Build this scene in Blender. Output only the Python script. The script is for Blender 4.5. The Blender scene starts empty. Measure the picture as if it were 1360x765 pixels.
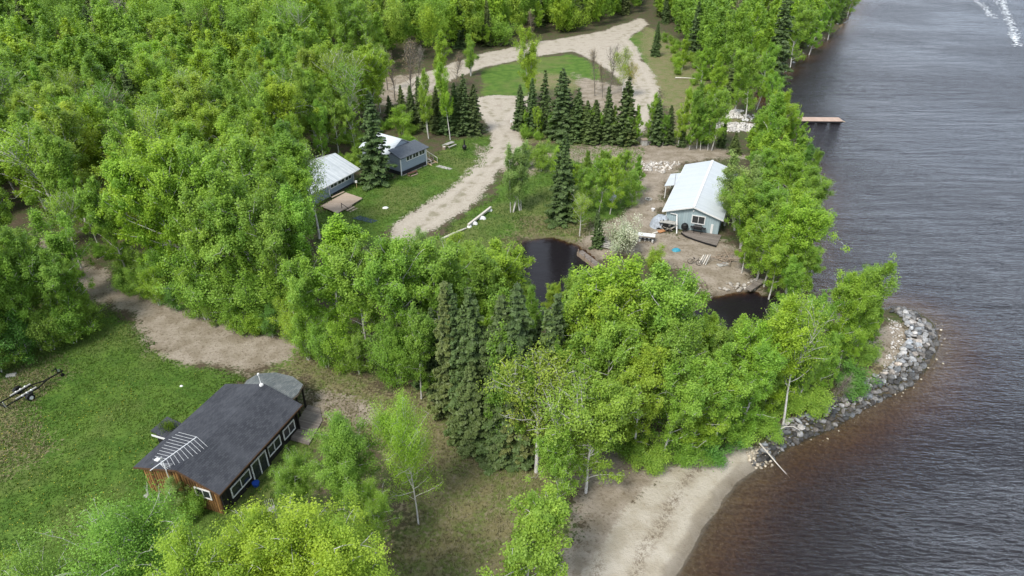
import bpy, math, random
import numpy as np
R = math.radians
rng = np.random.default_rng(7)
random.seed(7)
sc = bpy.context.scene
COL = sc.collection

# ------------------------------------------------------------ camera
PITCH, FPX, CAMH = R(31.4), 907.0, 40.0
cam = bpy.data.cameras.new('camera'); camo = bpy.data.objects.new('camera', cam); COL.objects.link(camo)
camo.location = (0, 0, CAMH); camo.rotation_euler = (R(90) - PITCH, 0, 0)
cam.sensor_width = 36.0; cam.lens = 36.0 * FPX / 1360.0; cam.clip_start = 0.5; cam.clip_end = 5000
sc.camera = camo

# ------------------------------------------------------------ world, sun, exposure
W = bpy.data.worlds.new('World'); sc.world = W; W.use_nodes = True
nt = W.node_tree; bgn = nt.nodes['Background']; SUN_EL, SUN_AZ = R(52), R(215)
sky = nt.nodes.new('ShaderNodeTexSky'); sky.sky_type = 'NISHITA'; sky.sun_disc = False
sky.sun_elevation = SUN_EL; sky.sun_rotation = SUN_AZ; sky.dust_density = 3.0; sky.air_density = 1.0
tc = nt.nodes.new('ShaderNodeTexCoord'); mp = nt.nodes.new('ShaderNodeMapping'); mp.inputs['Scale'].default_value = (1.4, 1.4, 3.5)
nz = nt.nodes.new('ShaderNodeTexNoise'); nz.inputs['Scale'].default_value = 1.6; nz.inputs['Detail'].default_value = 6
rp = nt.nodes.new('ShaderNodeValToRGB'); rp.color_ramp.elements[0].color = (5.0, 6.1, 7.9, 1); rp.color_ramp.elements[1].color = (8.8, 9.4, 10.4, 1)
rp.color_ramp.elements[0].position = .35; rp.color_ramp.elements[1].position = .65
mx = nt.nodes.new('ShaderNodeMixRGB'); mx.inputs[0].default_value = 0.82      # high thin overcast over the blue
L = nt.links
L.new(tc.outputs['Generated'], mp.inputs[0]); L.new(mp.outputs[0], nz.inputs['Vector']); L.new(nz.outputs['Fac'], rp.inputs[0])
L.new(sky.outputs[0], mx.inputs[1]); L.new(rp.outputs[0], mx.inputs[2]); 
sx = nt.nodes.new('ShaderNodeSeparateXYZ'); L.new(tc.outputs['Generated'], sx.inputs[0])
mr = nt.nodes.new('ShaderNodeMapRange'); mr.interpolation_type = 'SMOOTHSTEP'; mr.inputs[1].default_value = .05; mr.inputs[2].default_value = .75
mr.inputs[3].default_value = 1.7; mr.inputs[4].default_value = .95; L.new(sx.outputs[2], mr.inputs[0])      # clearer, brighter low sky
mm = nt.nodes.new('ShaderNodeVectorMath'); mm.operation = 'SCALE'; L.new(mx.outputs[0], mm.inputs[0]); L.new(mr.outputs[0], mm.inputs['Scale']); L.new(mm.outputs[0], bgn.inputs[0])
bgn.inputs[1].default_value = 0.098
sd = bpy.data.lights.new('sun', 'SUN'); sd.energy = 3.0; sd.angle = R(16); sd.color = (1.0, .95, .87)
so = bpy.data.objects.new('sun', sd); COL.objects.link(so)
# the sun stands behind the camera to the left
SD = np.array([math.sin(SUN_AZ) * math.cos(SUN_EL), math.cos(SUN_AZ) * math.cos(SUN_EL), math.sin(SUN_EL)])
import mathutils
so.rotation_euler = mathutils.Vector(SD).to_track_quat('Z', 'Y').to_euler()
vs = sc.view_settings; vs.view_transform = 'Standard'; vs.look = 'None'; vs.gamma = 1; vs.exposure = 0.35
vs.use_curve_mapping = False
sc.render.engine = 'CYCLES'
sc.cycles.max_bounces = 6; sc.cycles.transparent_max_bounces = 6

# ------------------------------------------------------------ helpers
def at(px, py, z=0.0):
    """ground point seen at a photograph pixel"""
    X = (px - 680) / FPX; Y = -(py - 382.5) / FPX
    d = (X, math.cos(PITCH) + Y * math.sin(PITCH), -math.sin(PITCH) + Y * math.cos(PITCH))
    t = (z - CAMH) / d[2]
    return d[0] * t, d[1] * t
def project(x, y, z):
    z = z - CAMH
    d = y * math.cos(PITCH) - z * math.sin(PITCH); v = y * math.sin(PITCH) + z * math.cos(PITCH)
    return 680 + FPX * x / d, 382.5 - FPX * v / d
def height_to(x, y, top, z0=0):
    lo, hi = 0.0, 39.0 - z0
    for _ in range(40):
        m = (lo + hi) / 2
        if project(x, y, z0 + m)[1] > top: lo = m
        else: hi = m
    return lo

def tag(o, label=None, cat=None, group=None, kind=None):
    if label: o['label'] = label
    if cat: o['category'] = cat
    if group: o['group'] = group
    if kind: o['kind'] = kind
    return o
def empty(name, loc=(0, 0, 0), rz=0, label=None, cat=None, group=None):
    o = bpy.data.objects.new(name, None); COL.objects.link(o); o.location = loc; o.rotation_euler = (0, 0, rz)
    o.empty_display_size = .2
    return tag(o, label, cat, group)
def np_mesh(name, V, Q=None, T=None, attrs=None, smooth=False):
    me = bpy.data.meshes.new(name)
    V = np.asarray(V, np.float32).reshape(-1, 3)
    nq = 0 if Q is None else len(Q); ntr = 0 if T is None else len(T)
    me.vertices.add(len(V)); me.vertices.foreach_set('co', V.ravel())
    loops = []
    if nq: loops.append(np.asarray(Q, np.int32).ravel())
    if ntr: loops.append(np.asarray(T, np.int32).ravel())
    loops = np.concatenate(loops)
    me.loops.add(len(loops)); me.loops.foreach_set('vertex_index', loops)
    st = np.concatenate([np.arange(nq) * 4, nq * 4 + np.arange(ntr) * 3]).astype(np.int32)
    me.polygons.add(nq + ntr); me.polygons.foreach_set('loop_start', st)
    if smooth: me.polygons.foreach_set('use_smooth', np.ones(nq + ntr, bool))
    for k, a in (attrs or {}).items():
        a = np.asarray(a, np.float32)
        if a.ndim == 1:
            at_ = me.attributes.new(k, 'FLOAT', 'POINT'); at_.data.foreach_set('value', a)
        else:
            at_ = me.attributes.new(k, 'FLOAT_COLOR', 'POINT')
            at_.data.foreach_set('color', np.concatenate([a, np.ones((len(a), 1), np.float32)], 1).ravel())
    me.update(calc_edges=True); me.validate(); return me
def link(name, me, mat, parent=None, loc=None):
    o = bpy.data.objects.new(name, me); COL.objects.link(o)
    if mat is not None and not me.materials: me.materials.append(mat)
    if parent: o.parent = parent
    if loc is not None: o.location = loc
    return o
class MB:
    """collects boxes, bars, prisms and tubes; build() links them as ONE mesh object"""
    def __init__(s): s.V = []; s.F = []
    def add(s, V, F):
        n = len(s.V); s.V += [tuple(map(float, v)) for v in V]; s.F += [tuple(i + n for i in f) for f in F]; return s
    def box(s, x0, x1, y0, y1, z0, z1):
        return s.add([(x0,y0,z0),(x1,y0,z0),(x1,y1,z0),(x0,y1,z0),(x0,y0,z1),(x1,y0,z1),(x1,y1,z1),(x0,y1,z1)],
              [(3,2,1,0),(4,5,6,7),(0,1,5,4),(1,2,6,5),(2,3,7,6),(3,0,4,7)])
    def prism(s, pts, z0, z1):
        n = len(pts)
        return s.add([(p[0],p[1],z0) for p in pts] + [(p[0],p[1],z1) for p in pts],
              [tuple(range(n))[::-1], tuple(range(n, 2*n))] + [(i,(i+1)%n,n+(i+1)%n,n+i) for i in range(n)])
    def hull8(s, bottom, top):
        return s.add(list(bottom) + list(top), [(3,2,1,0),(4,5,6,7),(0,1,5,4),(1,2,6,5),(2,3,7,6),(3,0,4,7)])
    def slab(s, quad, t):
        q = [np.array(p, float) for p in quad]; n = np.cross(q[1]-q[0], q[2]-q[0]); n /= np.linalg.norm(n)
        if n[2] < 0: n = -n
        return s.hull8([p - n*t for p in q], q)
    def bar(s, a, b, w, h=None):
        a = np.array(a, float); b = np.array(b, float); h = h or w
        d = (b-a)/np.linalg.norm(b-a); u = np.cross(d, (0,0,1) if abs(d[2]) < .95 else (1,0,0)); u /= np.linalg.norm(u); v = np.cross(u, d)
        c = [u*w/2+v*h/2, -u*w/2+v*h/2, -u*w/2-v*h/2, u*w/2-v*h/2]
        return s.hull8([a+k for k in c], [b+k for k in c])
    def tube(s, pts, rad, n=8, cap=True):
        pts = [np.array(p, float) for p in pts]; m = len(pts)
        rad = [rad]*m if np.isscalar(rad) else rad; V = []
        for i, p in enumerate(pts):
            d = pts[min(i+1, m-1)] - pts[max(i-1, 0)]; d = d/np.linalg.norm(d)
            u = np.cross(d, (0,0,1) if abs(d[2]) < .9 else (1,0,0)); u /= np.linalg.norm(u); v = np.cross(u, d)
            for k in range(n):
                a = 2*math.pi*k/n; V.append(p + rad[i]*(u*math.cos(a)+v*math.sin(a)))
        F = [(i*n+k, i*n+(k+1)%n, (i+1)*n+(k+1)%n, (i+1)*n+k) for i in range(m-1) for k in range(n)]
        if cap: F += [tuple(range(n))[::-1], tuple((m-1)*n+k for k in range(n))]
        return s.add(V, F)
    def build(s, name, mat, parent=None, loc=None, bevel=0):
        me = bpy.data.meshes.new(name); me.from_pydata(s.V, [], s.F); me.update()
        o = link(name, me, mat, parent, loc)
        if bevel:
            b = o.modifiers.new('bevel', 'BEVEL'); b.width = bevel; b.segments = 2; b.limit_method = 'ANGLE'
        return o

# ------------------------------------------------------------ materials
class NT:
    def __init__(s, name):
        s.m = bpy.data.materials.new(name); s.m.use_nodes = True; s.t = s.m.node_tree; s.n = s.t.nodes; s.l = s.t.links
        s.b = s.n['Principled BSDF']; s.out = s.n['Material Output']
    def node(s, ty, **kw):
        n = s.n.new(ty)
        for k, v in kw.items(): setattr(n, k, v)
        return n
    def put(s, sock, v):
        if hasattr(v, 'is_output') or isinstance(v, bpy.types.NodeSocket): s.l.new(v, sock)
        else: sock.default_value = (*v, 1) if isinstance(v, tuple) and len(v) == 3 and len(sock.default_value) == 4 else v
    def coord(s, scale=(1,1,1), rot=0, obj=True):
        t = s.node('ShaderNodeTexCoord'); m = s.node('ShaderNodeMapping'); m.inputs['Scale'].default_value = scale
        m.inputs['Rotation'].default_value = (0, 0, rot)
        s.l.new(t.outputs['Object'], m.inputs[0]); return m.outputs[0]
    def noise(s, scale, detail=5, vec=None, rough=.55, dist=0):
        n = s.node('ShaderNodeTexNoise'); n.inputs['Scale'].default_value = scale; n.inputs['Detail'].default_value = detail
        n.inputs['Roughness'].default_value = rough; n.inputs['Distortion'].default_value = dist
        s.l.new(vec if vec is not None else s.coord(), n.inputs['Vector']); return n.outputs['Fac']
    def math(s, op, a, b=None, c=None, clamp=False):
        n = s.node('ShaderNodeMath', operation=op, use_clamp=clamp); s.put(n.inputs[0], a)
        if b is not None: s.put(n.inputs[1], b)
        if c is not None: s.put(n.inputs[2], c)
        return n.outputs[0]
    def mix(s, f, a, b, blend='MIX'):
        n = s.node('ShaderNodeMixRGB', blend_type=blend); s.put(n.inputs[0], f); s.put(n.inputs[1], a); s.put(n.inputs[2], b); return n.outputs[0]
    def ramp(s, f, *st):
        n = s.node('ShaderNodeValToRGB'); e = n.color_ramp.elements
        for i, (p, c) in enumerate(st):
            if i > 1: e.new(p)
        for i, (p, c) in enumerate(st): e[i].position = p; e[i].color = (*c, 1)
        s.l.new(f, n.inputs[0]); return n.outputs[0]
    def step(s, f, lo, hi):
        n = s.node('ShaderNodeMapRange', interpolation_type='SMOOTHSTEP'); s.put(n.inputs[0], f); n.inputs[1].default_value = lo; n.inputs[2].default_value = hi; return n.outputs[0]
    def attr(s, name, out='Fac'):
        n = s.node('ShaderNodeAttribute', attribute_name=name); return n.outputs[out]
    def bump(s, h, strength=.4, dist=.1):
        n = s.node('ShaderNodeBump'); n.inputs['Strength'].default_value = strength; n.inputs['Distance'].default_value = dist
        s.l.new(h, n.inputs['Height']); return n.outputs[0]
    def fin(s, col, rough=.8, bump=None, spec=.3, metal=0):
        s.put(s.b.inputs['Base Color'], col); s.put(s.b.inputs['Roughness'], rough); s.b.inputs['Specular IOR Level'].default_value = spec
        s.b.inputs['Metallic'].default_value = metal
        if bump is not None: s.l.new(bump, s.b.inputs['Normal'])
        return s.m

def simple(name, c, rough=.7, var=.15, sc_=6, spec=.3, metal=0, bs=.15):
    t = NT(name); n = t.noise(sc_, 6); n2 = t.noise(sc_*7, 4)
    lo = tuple(x*(1-var) for x in c); hi = tuple(min(1, x*(1+var)) for x in c)
    k = t.math('ADD', t.math('MULTIPLY', n, .65), t.math('MULTIPLY', n2, .35))
    return t.fin(t.mix(t.step(k, .35, .65), lo, hi), rough, t.bump(n2, bs, .02), spec, metal)

def foliage_mat(name, dark, light, use_attr_tint=False, trans=.35, hue2=None):
    t = NT(name)
    tone = t.attr('tone')
    c = t.mix(tone, dark, light)
    if use_attr_tint: tint = t.attr('tint', 'Color')
    else: tint = t.node('ShaderNodeObjectInfo').outputs['Color']
    c = t.mix(1.0, c, tint, 'MULTIPLY')
    t.put(t.b.inputs['Base Color'], c); t.b.inputs['Roughness'].default_value = .5; t.b.inputs['Specular IOR Level'].default_value = .3
    if trans:
        tr = t.node('ShaderNodeBsdfTranslucent'); t.put(tr.inputs[0], t.mix(1.0, c, (1.25, 1.15, .6), 'MULTIPLY'))
        ms = t.node('ShaderNodeMixShader'); ms.inputs[0].default_value = trans
        t.l.new(t.b.outputs[0], ms.inputs[1]); t.l.new(tr.outputs[0], ms.inputs[2]); t.l.new(ms.outputs[0], t.out.inputs[0])
    return t.m
M = {}
M['leaf'] = foliage_mat('birch_leaves', (.115, .235, .026), (.385, .555, .085), trans=.34)
M['leaf_far'] = foliage_mat('far_leaves', (.115, .235, .026), (.385, .555, .085), True, trans=.34)
M['needle'] = foliage_mat('spruce_needles', (.028, .060, .017), (.115, .175, .052), trans=.1)
M['needle_far'] = foliage_mat('far_needles', (.028, .060, .017), (.115, .175, .052), True, trans=.1)
M['twig'] = foliage_mat('bare_twigs', (.16, .14, .10), (.34, .31, .25), trans=0)
M['blossom'] = foliage_mat('blossom', (.16, .26, .09), (.75, .74, .62), trans=.2)
def bark(name, a, b, sp):
    t = NT(name); v = t.coord((1, 1, .35)); n = t.noise(5, 5, v); n2 = t.noise(16, 3, t.coord((1, 1, 2.5)))
    c = t.mix(t.step(n, .35, .7), a, b); c = t.mix(t.step(n2, .56, .66), c, sp)
    return t.fin(c, .8, t.bump(n2, .3, .03))
M['birch_bark'] = bark('birch_bark', (.50, .48, .44), (.72, .70, .66), (.10, .09, .08))
M['bark'] = bark('grey_bark', (.12, .105, .085), (.24, .215, .18), (.06, .05, .04))

def ground_mat():
    t = NT('ground'); P = t.coord()
    n1 = t.noise(.09, 5, P); n2 = t.noise(.6, 6, P); n3 = t.noise(3.5, 5, P); n4 = t.noise(16, 3, P)
    floor = t.mix(t.step(n2, .4, .62), (.095, .075, .048), (.065, .088, .028))
    floor = t.mix(t.step(n3, .52, .7), floor, (.14, .11, .075))
    g = t.mix(t.step(n2, .36, .64), (.052, .115, .016), (.108, .185, .030))
    g = t.mix(t.step(n3, .3, .75), g, t.mix(.5, g, (.125, .215, .035)))
    g = t.mix(t.math('MULTIPLY', t.step(n1, .45, .60), .7), g, (.15, .165, .055))
    g = t.mix(t.math('MULTIPLY', t.step(n4, .45, .75), .45), g, (.03, .075, .012))
    dry = t.mix(t.step(n2, .38, .62), (.20, .18, .085), (.13, .165, .045)); dry = t.mix(t.step(n3, .45, .7), dry, (.24, .205, .13))
    dry = t.mix(t.math('MULTIPLY', t.step(n4, .5, .75), .5), dry, (.08, .08, .03))
    dirt = t.mix(t.step(n2, .35, .65), (.245, .205, .15), (.35, .30, .24)); dirt = t.mix(t.math('MULTIPLY', t.step(n3, .52, .66), .6), dirt, (.15, .115, .075))
    gr = t.mix(t.step(t.math('ADD',t.math('MULTIPLY',n3,.4),t.math('MULTIPLY',n4,.6)), .35, .65), (.36, .315, .25), (.50, .45, .375)); gr = t.mix(t.math('MULTIPLY', t.step(n4, .58, .72), .7), gr, (.21, .18, .145))
    gr = t.mix(t.math('MULTIPLY', t.step(n2, .5, .68), .45), gr, (.26, .22, .17))
    sand = t.mix(t.step(n2, .35, .65), (.37, .325, .25), (.47, .425, .35)); sand = t.mix(t.math('MULTIPLY', t.step(n3, .60, .72), .45), sand, (.27, .21, .15))
    bed = t.mix(t.step(n3, .4, .6), (.20, .13, .065), (.34, .26, .15))
    k = t.math('SUBTRACT', t.math('ADD', t.math('MULTIPLY', n2, .5), t.math('MULTIPLY', n3, .5)), .5)
    k4 = t.math('SUBTRACT', t.math('ADD', t.math('MULTIPLY', n3, .6), t.math('MULTIPLY', n4, .4)), .5)
    c = floor
    for nm, col, amp in (('m_grass', g, 1.6), ('m_dry', dry, 1.8), ('m_dirt', dirt, 1.6), ('m_gravel', gr, 1.2), ('m_sand', sand, .9), ('m_bed', bed, .4)):
        a = t.math('ADD', t.attr(nm), t.math('MULTIPLY', k, amp)); a = t.math('ADD', a, t.math('MULTIPLY', k4, amp*.6))
        c = t.mix(t.step(a, .38, .62), c, col)
    rut = t.attr('m_rut'); c = t.mix(t.math('MULTIPLY', rut, .35), c, (.56, .51, .43))
    crown = t.math('MULTIPLY', t.attr('m_crown'), t.step(n2, .45, .6)); c = t.mix(t.math('MULTIPLY', crown, .55), c, (.19, .18, .10))
    wr = t.math('MULTIPLY', t.attr('m_wrack'), t.step(t.math('ADD', t.math('MULTIPLY', n3, .5), t.math('MULTIPLY', n4, .5)), .47, .56)); c = t.mix(t.math('MULTIPLY', wr, .8), c, (.12, .085, .055))
    wet = t.attr('m_wet'); c = t.mix(t.math('MULTIPLY', wet, .62), c, (.09, .07, .05))
    h = t.math('ADD', t.math('MULTIPLY', n3, .6), t.math('MULTIPLY', n4, .4))
    return t.fin(c, .92, t.bump(h, .7, .22), .15)
M['ground'] = ground_mat()

def water_mat():
    t = NT('water')
    d = t.attr('depth')
    def ex(k): return t.math('POWER', 2.718, t.math('MULTIPLY', d, -k))
    cc = t.node('ShaderNodeCombineColor'); t.put(cc.inputs[0], ex(2.3)); t.put(cc.inputs[1], ex(3.2)); t.put(cc.inputs[2], ex(4.6))
    T = cc.outputs[0]
    tr = t.node('ShaderNodeBsdfTransparent'); t.put(tr.inputs[0], T)
    df = t.node('ShaderNodeBsdfDiffuse'); inv = t.math('SUBTRACT', 1.0, ex(3.2)); t.put(df.inputs[0], t.mix(inv, (0, 0, 0), (.014, .0125, .0145)))
    low = t.node('ShaderNodeAddShader'); t.l.new(tr.outputs[0], low.inputs[0]); t.l.new(df.outputs[0], low.inputs[1])
    # wind ripples running from upper left to lower right
    v1 = t.coord((.55, 1.9, 1), R(24)); v2 = t.coord((.16, .62, 1), R(14)); v3 = t.coord((1, 2.2, 1), R(-12))
    h1 = t.noise(2.0, 5, v1, .65, .8); h2 = t.noise(1.0, 3, v2, .5, .4); h3 = t.noise(2.6, 3, v3, .6)
    gust = t.step(t.noise(.03, 4), .35, .65)
    h4 = t.noise(1.0, 4, t.coord((.045, .26, 1), R(17)), .55, .5)
    h = t.math('ADD', t.math('MULTIPLY', h1, .34), t.math('ADD', t.math('MULTIPLY', h2, .5), t.math('ADD', t.math('MULTIPLY', h3, .12), t.math('MULTIPLY', h4, 1.0))))
    calm = t.attr('calm'); h = t.math('MULTIPLY', h, t.math('SUBTRACT', 1.0, t.math('MULTIPLY', calm, .93)))
    h = t.math('MULTIPLY', h, t.math('ADD', .6, t.math('MULTIPLY', gust, .75)))
    b = t.node('ShaderNodeBump'); b.inputs['Strength'].default_value = 1.0; b.inputs['Distance'].default_value = .62; t.l.new(h, b.inputs['Height'])
    gl = t.node('ShaderNodeBsdfGlossy'); gl.inputs['Roughness'].default_value = .10; t.l.new(b.outputs[0], gl.inputs['Normal'])
    fr = t.node('ShaderNodeFresnel'); t.l.new(t.math('SUBTRACT', 1.34, t.math('MULTIPLY', calm, .07)), fr.inputs['IOR']); t.l.new(b.outputs[0], fr.inputs['Normal'])
    ms = t.node('ShaderNodeMixShader'); t.l.new(fr.outputs[0], ms.inputs[0]); t.l.new(low.outputs[0], ms.inputs[1]); t.l.new(gl.outputs[0], ms.inputs[2])
    t.l.new(ms.outputs[0], t.out.inputs[0]); return t.m
M['water'] = water_mat()

def rock_mat():
    t = NT('rock'); n = t.noise(2.2, 6); n2 = t.noise(11, 4)
    c = t.mix(t.step(n, .35, .65), (.42, .41, .40), (.72, .71, .69)); c = t.mix(t.math('MULTIPLY', t.step(n2, .55, .7), .6), c, (.22, .21, .20))
    c = t.mix(1.0, c, t.node('ShaderNodeObjectInfo').outputs['Color'], 'MULTIPLY')
    return t.fin(c, .85, t.bump(n2, .5, .06), .25)
M['rock'] = rock_mat()
def shingle(name, a, b, sx=3.2, sy=7.0):
    t = NT(name); br = t.node('ShaderNodeTexBrick'); br.inputs['Scale'].default_value = 1.0
    br.inputs['Brick Width'].default_value = .33; br.inputs['Row Height'].default_value = .15; br.inputs['Mortar Size'].default_value = .008
    br.inputs['Mortar Smooth'].default_value = .3
    t.l.new(t.coord(), br.inputs['Vector']); br.inputs['Color1'].default_value = (*a, 1); br.inputs['Color2'].default_value = (*b, 1); br.inputs['Mortar'].default_value = (*[x*.45 for x in a], 1)
    n = t.noise(.5, 5); n2 = t.noise(14, 4)
    c = t.mix(t.math('MULTIPLY', t.step(n, .4, .7), .4), br.outputs['Color'], tuple(x*1.45 for x in b)); c = t.mix(t.math('MULTIPLY', n2, .45), c, tuple(x*.5 for x in a))
    return t.fin(c, .9, t.bump(t.math('ADD', br.outputs['Fac'], t.math('MULTIPLY', n2, -.5)), -.4, .02), .25)
M['shingle'] = shingle('dark_shingles', (.048, .052, .064), (.082, .087, .10))
M['shingle_grey'] = shingle('grey_green_shingles', (.13, .15, .155), (.22, .235, .235))
M['shingle_blue'] = shingle('slate_blue_shingles', (.10, .115, .135), (.13, .15, .17))
def planks(name, a, b, gap, pitch=.2, axis=0, var=.5, rough=.75, streak=8.0, depth=.02):
    """vertical or horizontal boards with dark joints; axis = object axis the boards are counted along"""
    t = NT(name); tc = t.node('ShaderNodeTexCoord'); sp = t.node('ShaderNodeSeparateXYZ'); t.l.new(tc.outputs['Object'], sp.inputs[0])
    x = t.math('DIVIDE', sp.outputs[axis], pitch); fr = t.math('FRACT', x); fl = t.math('FLOOR', x)
    wn = t.node('ShaderNodeTexWhiteNoise', noise_dimensions='1D'); t.l.new(fl, wn.inputs['W'])
    scl = [1.2, 1.2, 1.2]; scl[axis] = streak
    n = t.noise(1.0, 6, t.coord(tuple(scl)))
    k = t.math('ADD', t.math('MULTIPLY', wn.outputs['Value'], var), t.math('MULTIPLY', n, 1-var))
    c = t.mix(t.step(k, .2, .8), a, b)
    e = t.math('ABSOLUTE', t.math('SUBTRACT', fr, .5)); g = t.step(e, .42, .48)
    c = t.mix(g, c, gap)
    return t.fin(c, rough, t.bump(t.math('MULTIPLY', g, -1.0), .6, depth), .3)
M['stained_board'] = planks('stained_boards', (.06, .03, .014), (.36, .20, .075), (.02, .012, .008), .24, 1, .45, .6, 10)
M['black_board'] = planks('black_boards', (.012, .011, .011), (.03, .026, .024), (.004, .004, .004), .25, 0, .5)
M['deck_grey'] = planks('weathered_deck', (.17, .145, .125), (.27, .235, .205), (.04, .035, .03), .15, 0, .5)
M['deck_tan'] = planks('tan_deck', (.40, .31, .23), (.50, .40, .31), (.12, .09, .07), .15, 1, .4)
M['dock'] = planks('dock_planks', (.44, .32, .25), (.54, .40, .32), (.20, .13, .09), .16, 0, .5)
M['metal_roof'] = planks('white_metal_roof', (.52, .56, .585), (.60, .64, .66), (.38, .41, .43), .30, 0, .3, .38, 3, .015)
M['metal_roof2'] = planks('pale_galvanised_roof', (.40, .44, .46), (.60, .63, .64), (.40, .43, .44), .30, 0, .3, .42, 2, .015)
M['blue_siding'] = planks('pale_blue_siding', (.30, .39, .42), (.36, .45, .475), (.24, .31, .34), .30, 1, .4, .7, 2, .008)
M['blue_siding_side'] = planks('pale_blue_siding_side', (.30, .39, .42), (.36, .45, .475), (.24, .31, .34), .30, 0, .4, .7, 2, .008)
M['grey_siding'] = planks('grey_lap_siding', (.27, .32, .38), (.32, .37, .43), (.19, .22, .27), .16, 2, .4, .7, 2, .008)
M['white'] = simple('white_paint', (.74, .74, .73), .55, .08)
M['concrete'] = simple('concrete', (.40, .38, .35), .9, .2, 4)
M['dark'] = simple('dark_skirting', (.028, .028, .032), .8, .3)
M['charcoal'] = simple('black_plastic', (.015, .015, .016), .45, .3)
M['rubber'] = simple('rubber', (.012, .012, .012), .7, .3)
M['steel'] = simple('galvanised_steel', (.55, .56, .57), .4, .1, metal=.6)
M['alu'] = simple('aluminium', (.75, .76, .77), .4, .08, metal=.2)
M['wood'] = simple('weathered_wood', (.28, .22, .165), .85, .3, 9)
M['lumber'] = simple('new_lumber', (.62, .47, .27), .7, .2, 9)
M['log'] = simple('bleached_log', (.56, .52, .46), .8, .2, 5)
M['blue_tarp'] = simple('blue_plastic', (.05, .28, .38), .5, .25, 8)
M['deepblue'] = simple('deep_blue_plastic', (.02, .08, .42), .45, .15)
M['rust'] = simple('rusty_metal', (.12, .06, .04), .8, .4, 9)
M['slab'] = simple('stone_slab', (.38, .37, .34), .9, .2, 4)
M['mat'] = simple('dark_green_mat', (.045, .075, .085), .8, .3, 5)
M['grey_tarp'] = simple('grey_tarp', (.36, .40, .45), .6, .25, 4)
M['foam'] = simple('foam', (.8, .84, .86), .8, .08)
t = NT('window_glass'); t.fin((.03, .035, .04), .08, None, .8); M['glass'] = t.m

# ------------------------------------------------------------ value noise, polygons
def vnoise(x, y, s, seed=0):
    r = np.random.default_rng(seed); g = r.random((128, 128)); x = x/s; y = y/s
    i = np.floor(x).astype(int); j = np.floor(y).astype(int); fx = x-i; fy = y-j; fx = fx*fx*(3-2*fx); fy = fy*fy*(3-2*fy)
    G = lambda a, b: g[a % 128, b % 128]
    return (G(i,j)*(1-fx)+G(i+1,j)*fx)*(1-fy)+(G(i,j+1)*(1-fx)+G(i+1,j+1)*fx)*fy
def fbm(x, y, s, seed=0): return vnoise(x,y,s,seed)*.55+vnoise(x,y,s/2.1,seed+1)*.28+vnoise(x,y,s/4.3,seed+2)*.17 - .5
def sdist(x, y, poly, pad=12.):
    """signed distance, positive inside; -pad far away"""
    P = np.array(poly, float); out = np.full(x.shape, -pad)
    b = (x > P[:,0].min()-pad) & (x < P[:,0].max()+pad) & (y > P[:,1].min()-pad) & (y < P[:,1].max()+pad)
    X = x[b]; Y = y[b]; d2 = np.full(X.shape, 1e9); ins = np.zeros(X.shape, bool)
    for a, c in zip(P, np.roll(P, -1, 0)):
        e = c-a; l = e@e + 1e-12; t = np.clip(((X-a[0])*e[0]+(Y-a[1])*e[1])/l, 0, 1)
        d2 = np.minimum(d2, (X-a[0]-t*e[0])**2+(Y-a[1]-t*e[1])**2)
        cr = (a[1] > Y) != (c[1] > Y)
        with np.errstate(divide='ignore', invalid='ignore'):
            ins ^= cr & (X < (c[0]-a[0])*(Y-a[1])/(c[1]-a[1]+1e-12)+a[0])
    d = np.sqrt(d2); out[b] = np.where(ins, d, -d); return out
def pp(pts, z=0.): return [at(px, py, z) for px, py in pts]
WZ = -0.55
LAKE = pp([(1140,-12),(1128,20),(1112,40),(1085,62),(1055,82),(1035,98),(1012,112),(1000,128),(1008,142),(1030,152),(1034,165),(1028,185),(1018,200),(1035,212),(1062,216),(1076,240),(1073,280),(1066,330),(1062,360),(1072,380),
           (1052,392),(1015,396),(1000,388),(985,387),(950,394),(935,410),(900,425),(860,415),(830,395),(800,365),(792,345),(770,328),(735,316),(700,319),(676,336),(662,356),(652,385),(650,412),(690,424),(760,430),(820,440),(880,462),(935,458),(990,450),(1060,450),(1100,436),(1140,424),(1165,414),
           (1190,407),(1216,414),(1238,430),(1244,456),(1234,482),(1208,510),(1152,538),(1102,568),(1044,592),(1010,616),(978,640),(952,670),(926,712),(895,765),(872,815),(860,870)], WZ) + [(30,5),(60,-60),(900,-60),(900,900),(200,900),(110,380)]
POND = pp([(792,345),(770,328),(735,316),(700,319),(676,336),(662,356),(652,385),(650,412),(690,424),(760,430),(820,440),(880,462),(935,458),(990,450),(1050,450),(1052,392),(1000,388),(950,394),(900,425),(860,415),(830,395),(800,365)], WZ)
G = {}
G['m_gravel'] = [pp([(498,370),(512,340),(522,300),(548,282),(590,255),(626,222),(647,200),(655,180),(642,160),(628,143),(628,130),(660,126),(704,128),(700,142),(688,150),(680,165),(690,182),(706,206),(690,214),(664,226),(638,266),(592,298),(552,322),(525,368)]),
  pp([(636,72),(700,58),(760,49),(800,41),(852,25),(862,33),(836,52),(852,78),(868,104),(878,122),(872,142),(856,172),(838,190),(826,168),(838,132),(824,106),(795,84),(760,69),(700,76),(640,90),(600,104),(570,120),(540,128),(520,118),(560,98)]),
]
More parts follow.
